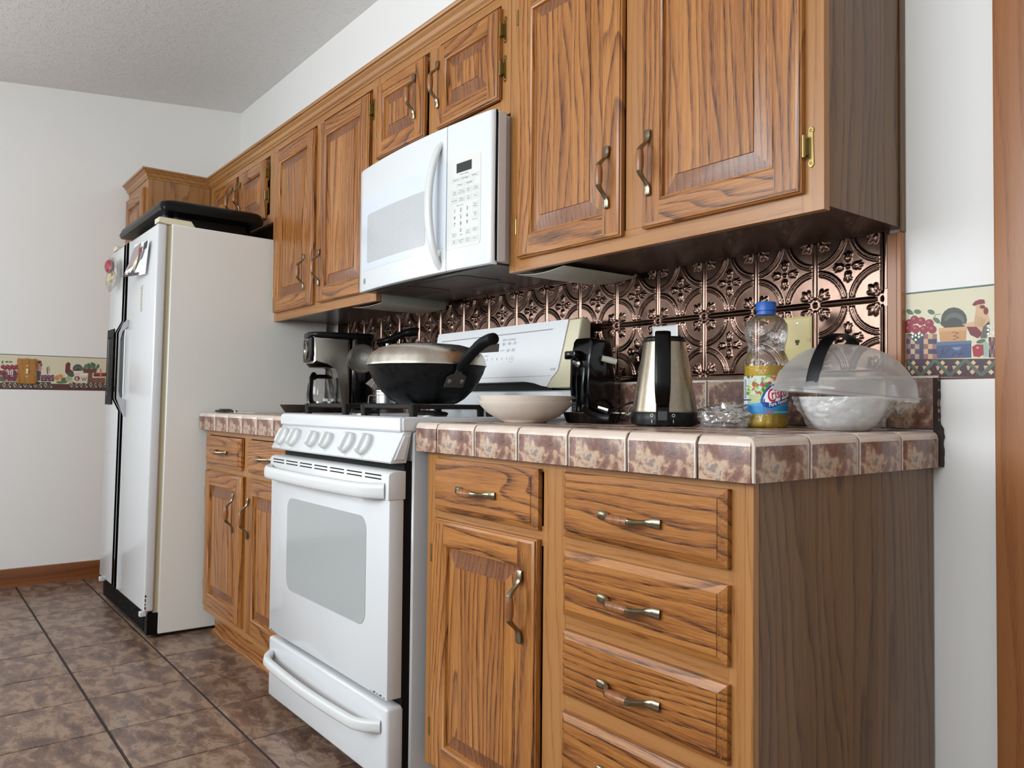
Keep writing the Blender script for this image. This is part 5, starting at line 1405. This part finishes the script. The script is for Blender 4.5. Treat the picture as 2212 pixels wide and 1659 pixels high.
# ------------------------------------------------------------------ on the range
wx, wy, wz = -1.222, -.452, .9768
t_, r_, u_ = fr_((wx, wy))
wo = thing('wok', 'black flat-bottomed wok with a long black handle on the front burner', 'wok', (wx, wy, wz))
n = NT('seasoned_wok'); s_ = n.noise(n.obj(False), 60, 4, .65)
n.set(Base_Color=n.ramp(s_, [(.35, (4, 5, 6)), (.7, (13, 15, 18))]), Roughness=n.ramp(s_, [(.4, (.30, .30, .30, 1)), (.62, (.5, .5, .5, 1))])); n.bs.inputs['Specular IOR Level'].default_value = .3; n.bump(s_, .10, .001); M_WOK = n.m
b = B(); lathe(b, [(.078, .0), (.088, .003), (.108, .015), (.130, .037), (.150, .064), (.163, .090), (.168, .105), (.1695, .108), (.166, .107), (.158, .088), (.125, .036), (.080, .006)], (wx, wy, wz), 56); obj('wok_bowl', b, M_WOK, wo, smooth=60)
hd = (t_ * .865 + r_ * .515).normalized(); hs = Vector((-hd.y, hd.x, 0))
def H(a, z, s=0): return Vector((wx, wy, wz)) + hd * a + u_ * z + hs * s
b = B(); br = [(-.031, .052), (-.029, .046), (.029, .046), (.031, .052), (.030, .074), (.022, .080), (.011, .083), (.009, .112), (-.009, .112), (-.011, .083), (-.022, .080), (-.030, .074)]
def sl(z): return .1335 + (z - .040) * .66 if z < .092 else .168 + (z - .092) * .9
loft(b, [[H(sl(z) + .001, z, s) for s, z in br], [H(sl(z) + .0045, z, s) for s, z in br]]); obj('handle_bracket', b, plain('bracket_grey', (110, 106, 98), .4, metal=.8), wo)
for s in (-.020, .020):
    b = B(); c0 = H(sl(.063) + .004, .063, s); rings = []
    for rr, h in ((.0072, 0), (.007, .002), (.004, .0042), (.001, .0046)): rings.append([c0 + (hd * .84 - u_ * .55) * h + hs * rr * math.cos(a) + (u_ * .84 + hd * .55) * rr * math.sin(a) for a in (2 * PI * i / 12 for i in range(12))])
    loft(b, rings); obj('rivet', b, M_STEEL, wo)
b = B(); tube(b, [tuple(p) for p in spline([H(.174, .096), H(.192, .110), H(.230, .136), H(.275, .158), H(.310, .167), H(.332, .168)], 4)], [(.0130, .011)] * 5 + [(.0155, .014)] * 6 + [(.0170, .015)] * 6 + [(.0175, .0155)] * 3 + [(.012, .011)], 14, 0, hs); obj('handle', b, M_BLKM, wo)
wl = thing('steel_dome_lid', 'scratched steel dome lid sitting on the black wok', 'lid', (wx, wy, wz + .108))
n = NT('lid_steel'); s_ = n.noise(n.vmul(n.obj(False), (1, 1, .3)), 30, 4, .6)
n.set(Base_Color=n.ramp(s_, [(.3, (192, 184, 170)), (.7, (208, 203, 192))]), Metallic=1.0, Roughness=n.ramp(s_, [(.3, (.22, .22, .22, 1)), (.7, (.40, .40, .40, 1))])); M_LID = n.m
b = B(); lathe(b, [(.166, .001), (.172, .001), (.1725, .004), (.1705, .008), (.1675, .022), (.158, .037), (.139, .050), (.106, .0595), (.06, .064), (.02, .065)], (wx, wy, wz + .1082), 64, cap0=False); obj('lid_dome', b, M_LID, wl, smooth=60)
# small aluminium cup on the rear grate
cu_ = thing('metal_cup', 'small aluminium cup with a wire loop handle behind the wok', 'cup', (-1.600, -.375, .9768))
b = B(); lathe(b, [(.030, 0), (.0325, .002), (.0325, .028), (.0335, .029), (.0325, .031), (.0325, .038), (.0335, .039), (.0325, .041), (.0325, .045), (.031, .045), (.030, .006)], (-1.600, -.375, .9768), 40); obj('cup_body', b, plain('aluminium', (196, 196, 194), .32, metal=1.0), cu_)
b = B(); t2, r2, u2 = fr_((-1.600, -.375)); c0 = Vector((-1.600, -.375, .9768))
tube(b, [c0 - r2 * .031 + u2 * .027, c0 - r2 * .052 + u2 * .027, c0 - r2 * .055 + u2 * .024, c0 - r2 * .057 + u2 * .002, c0 - r2 * .054 + u2 * .0012], .0016, 8); obj('loop_handle', b, M_STEEL, cu_)

# ------------------------------------------------------------------ left counter
cm = thing('coffee_maker', 'steel and black drip coffee maker in the corner of the counter', 'coffee maker', (0, 0, 0))
b = B()
# local: +y is the back, -y the front, x across
steel = [(-.115, .205), (-.115, .315), (.036, .315), (.036, .018), (-.004, .018), (-.004, .160), (-.010, .185), (-.026, .201), (-.060, .205)]
prism(b, steel, 'x', -.090, .090, bev=.012, seg=3)
obj('steel_shell', b, M_STEEL, cm)
b = B(); prism(b, rrect(-.088, .088, .034, .140, .03, 5), 'z', .0, .322, bev=.006, seg=2); obj('water_tank', b, M_BLKG, cm)
b = B(); prism(b, rrect(-.094, .094, -.128, .143, .04, 6), 'z', .313, .334, bev=.008, seg=3); obj('top_lid', b, M_BLACK, cm)
b = B(); prism(b, rrect(-.085, .085, -.128, .036, .035, 5), 'z', .0, .022, bev=.004); obj('base', b, M_BLACK, cm)
b = B(); prism(b, [(-.085, .215), (.085, .215), (.088, .24), (.088, .312), (-.088, .312), (-.088, .24)], 'y', -.126, -.110, bev=.006, seg=2); fp_ = obj('front_panel', b, M_BLACK, cm)
b = B(); lathe(b, [(.036, -.126), (.036, -.131), (.030, -.133), (.029, -.130), (.02, -.129)], (0, 0, .262), 32, ax='y'); obj('dial', b, M_STEEL, cm)
b = B(); lathe(b, [(.060, .192), (.072, .206)], (0, -.055, 0), 28); obj('filter_cone', b, M_BLACK, cm)
b = B(); box(b, -.03, .03, -.0075, -.003, .03, .15, .001); obj('rear_rib', b, M_BLKG, cm)
P = Paint(); P.text((200, 200, 200), 'Mr.Coffee', 0, .302, .016, align='CENTER'); P.p = [(c, p, k) for c, p, k in P.p]
P.build('brand', cm, lambda u, v, h: Vector((u, -.1264 - h, v)))
cm.location = (-2.335, -.20, ZC_); cm.rotation_euler = (0, 0, math.radians(-14))
cf = thing('coffee_carafe', 'glass coffee carafe with black handle inside the coffee maker', 'carafe', (0, 0, 0))
b = B(); lathe(b, [(.046, .0), (.052, .004), (.056, .030), (.0565, .060), (.053, .095), (.044, .120), (.042, .128)], (0, 0, 0), 36, cap1=False); obj('glass', b, M_GLASS, cf, smooth=60)
b = B(); lathe(b, [(.046, .124), (.047, .130), (.040, .138), (.03, .140)], (0, 0, 0), 36); obj('carafe_lid', b, M_BLACK, cf)
b = B(); tube(b, [tuple(p) for p in spline([(.040, -.030, .130), (.056, -.040, .134), (.070, -.050, .118), (.073, -.053, .070), (.068, -.049, .030), (.055, -.038, .018)], 5)], (.015, .007), 10); obj('carafe_handle', b, M_BLACK, cf)
b = B(); lathe(b, [(.0548, .018), (.0565, .020), (.0568, .028), (.0562, .030)], (0, 0, 0), 36, cap0=False, cap1=False); obj('band', b, M_STEEL, cf)
a_ = math.radians(-14)
cf.location = (-2.335 - .067 * math.sin(-a_), -.20 - .067 * math.cos(a_), ZC_ + .0225); cf.rotation_euler = (0, 0, a_)
# utensil crock with its utensils
kx, ky = -1.985, -.15
t_, r_, u_ = fr_((kx, ky))
b = B(); pf = [(.055, 0)]
for k in range(12): pf += [(.060, .004 + k * .011), (.060, .010 + k * .011), (.057, .0115 + k * .011), (.057, .0135 + k * .011)]
pf += [(.061, .138), (.057, .138), (.055, .01)]
lathe(b, pf, (kx, ky, ZC_), 40); tag(obj('utensil_crock', b, plain('crock_brown', (62, 46, 40), .35), None), 'dark brown ribbed utensil crock behind the wok', 'crock')
def Kp(s, z, a=0): return Vector((kx, ky, ZC_)) + r_ * s + t_ * a + u_ * z
sk = thing('skimmer', 'perforated steel skimmer leaning out of the utensil crock', 'skimmer', (kx, ky, ZC_))
b = B(); dc = Kp(-.098, .212, .075); nd = (t_ * .93 + u_ * .10 - r_ * .25).normalized(); e1 = (r_ - nd * r_.dot(nd)).normalized(); e2 = nd.cross(e1)
rings = [[dc + nd * h + e1 * rr * math.cos(a) + e2 * rr * math.sin(a) for a in (2 * PI * i / 36 for i in range(36))] for rr, h in ((.0545, .008), (.056, .0095), (.0545, .011), (.050, .004), (.044, .000))]
loft(b, rings, cap0=False, cap1=False); obj('skimmer_rim', b, M_STEELD, sk)
n = NT('perforated_steel'); v_ = n.new('ShaderNodeTexVoronoi'); v_.inputs['Scale'].default_value = 260; v_.inputs['Randomness'].default_value = .15; n.link(n.obj(False), v_.inputs['Vector'])
f_ = n.math('GREATER_THAN', v_.outputs['Distance'], .36)
n.set(Base_Color=n.mix(f_, lin((6, 6, 6)), lin((84, 80, 74))), Metallic=.7, Roughness=.4); M_PERF = n.m
b = B(); rings = [[dc + nd * h + e1 * rr * math.cos(a) + e2 * rr * math.sin(a) for a in (2 * PI * i / 36 for i in range(36))] for rr, h in ((.0445, .000), (.030, -.006), (.012, -.009), (.001, -.0095))]
loft(b, rings, cap0=False); obj('perforated_disc', b, M_PERF, sk, smooth=60)
b = B(); tube(b, [dc + e1 * .052 - e2 * .012, Kp(-.02, .150, .048), Kp(-.005, .10, .035), Kp(.010, .03, .026)], (.005, .0015), 8); obj('handle', b, M_STEELD, sk)
ms = thing('potato_masher', 'potato masher with curved black grip standing in the utensil crock', 'masher', (kx, ky, ZC_))
b = B(); tube(b, [tuple(p) for p in spline([Kp(-.048, .283), Kp(-.030, .285), Kp(.010, .297), Kp(.055, .318), Kp(.095, .327), Kp(.112, .325)], 5)], [(.011, .010)] * 8 + [(.0135, .013)] * 9 + [(.0175, .016)] * 9, 12, 0, (0, 0, 1)); obj('grip', b, M_BLACK, ms)
b = B(); tube(b, [Kp(-.006, .285), Kp(-.006, .022)], (.006, .002), 10, 0, r_); obj('shaft', b, M_CHROME, ms)
b = B(); tube(b, [Kp(-.006, .022), Kp(.015, .020), Kp(.015, .018, -.02), Kp(-.025, .018, -.02)], .003, 8); obj('mashing_wire', b, M_CHROME, ms)
sa = thing('slotted_spatula', 'black slotted nylon spatula in the utensil crock', 'spatula', (kx, ky, ZC_))
b = B(); S0 = .072
for (s0, s1) in ((-.040, -.024), (-.017, -.008), (-.001, .007), (.014, .022), (.028, .042)): 
    A = [Kp(S0 + s0, .219, -.02), Kp(S0 + s1, .219, -.02), Kp(S0 + s1 * .98, .276, -.025), Kp(S0 + s0 * .98, .276, -.025)]
    loft(b, [A, [p + t_ * .0035 for p in A]])
A = [Kp(S0 + .042 * math.cos(a) if abs(math.cos(a)) < .999 else S0 + .042 * math.cos(a), .258 + .016 * math.sin(a), -.025) for a in (PI * i / 12 for i in range(13))] + [Kp(S0 - .042, .255, -.0245), Kp(S0 + .042, .255, -.0245)]
A = [Kp(S0 + .042 * math.cos(PI * i / 12), .270 + .018 * math.sin(PI * i / 12), -.0245) for i in range(13)]
loft(b, [A, [p + t_ * .0035 for p in A]])
A = [Kp(S0 - .042, .204, -.02), Kp(S0 + .042, .204, -.02), Kp(S0 + .042, .222, -.02), Kp(S0 - .042, .222, -.02)]; loft(b, [A, [p + t_ * .0035 for p in A]])
tube(b, [Kp(S0, .209, -.018), Kp(.048, .155, -.014), Kp(.040, .12, -.012), Kp(.034, .025, -.01)], (.006, .003), 8, 0, r_)
obj('blade', b, M_BLACK, sa)
sc_ = thing('steel_scoop', 'small fluted steel cone hanging over the crock edge', 'scoop', (kx, ky, ZC_ + .13))
b = B(); c0, c1 = Kp(-.038, .146, .090), Kp(-.068, .106, .094); ax_ = (c1 - c0).normalized(); f1 = ax_.cross(t_).normalized(); f2 = ax_.cross(f1)
loft(b, [[c + f1 * rr * (1 + .06 * (-1) ** i) * math.cos(2 * PI * i / 28) + f2 * rr * (1 + .06 * (-1) ** i) * math.sin(2 * PI * i / 28) for i in range(28)] for c, rr in ((c0, .012), (c1, .021))]); obj('cone', b, M_STEEL, sc_)
b = B(); tube(b, [c0, Kp(-.012, .152, .066), Kp(.012, .146, .045), Kp(.02, .09, .035)], .0025, 8); obj('stem', b, M_STEELD, sc_)
# skillet
sx_, sy_ = -2.07, -.43
sl_ = thing('skillet', 'small dark skillet on the counter beside the range', 'pan', (sx_, sy_, ZC_))
b = B(); lathe(b, [(.085, 0), (.088, .001), (.112, .036), (.1135, .038), (.110, .038), (.085, .004)], (sx_, sy_, ZC_), 48); obj('pan_body', b, plain('skillet_dark', (40, 34, 30), .35), sl_)
b = B(); tube(b, [(sx_ + .08, sy_ + .075, ZC_ + .032), (sx_ + .14, sy_ + .15, ZC_ + .04), (sx_ + .17, sy_ + .21, ZC_ + .042)], (.010, .006), 10, 0, (0, 0, 1)); obj('handle', b, M_BLACK, sl_)
# kitchen shears
ks = thing('kitchen_shears', 'kitchen scissors with black loop handles lying on the left counter', 'scissors', (-2.5, -.58, ZC_))
for i, (dy, dz) in enumerate(((0, .005), (.016, .009))):
    b = B(); pts = []
    for k in range(25):
        a = 2 * PI * k / 24
        pts.append((-2.565 + .055 * math.cos(a), -.600 + dy + .012 * math.sin(a), ZC_ + dz + .003))
    tube(b, pts, [(.0055, .0065)] * 25, 8, 0, (0, 0, 1), cap=False); obj('handle_loop', b, M_BLACK, ks)
    b = B(); tube(b, [(-2.512, -.600 + dy, ZC_ + dz + .003), (-2.47, -.594 + dy * .5, ZC_ + .008), (-2.455, -.590, ZC_ + .007)], [(.006, .006), (.004, .004), (.003, .003)], 8); obj('handle_neck', b, M_BLACK, ks)
    b = B(); A = [(-2.46, -.594 + dy * .2), (-2.42, -.588 + dy * .3), (-2.30, -.560 - dy * .2), (-2.43, -.575 + dy * .1)]
    prism(b, A, 'z', ZC_ + .003 + i * .002, ZC_ + .0045 + i * .002); obj('blade', b, M_STEEL, ks)
b = B(); lathe(b, [(.007, .003), (.007, .011), (.004, .013)], (-2.44, -.585, ZC_), 14); obj('pivot', b, M_STEEL, ks)
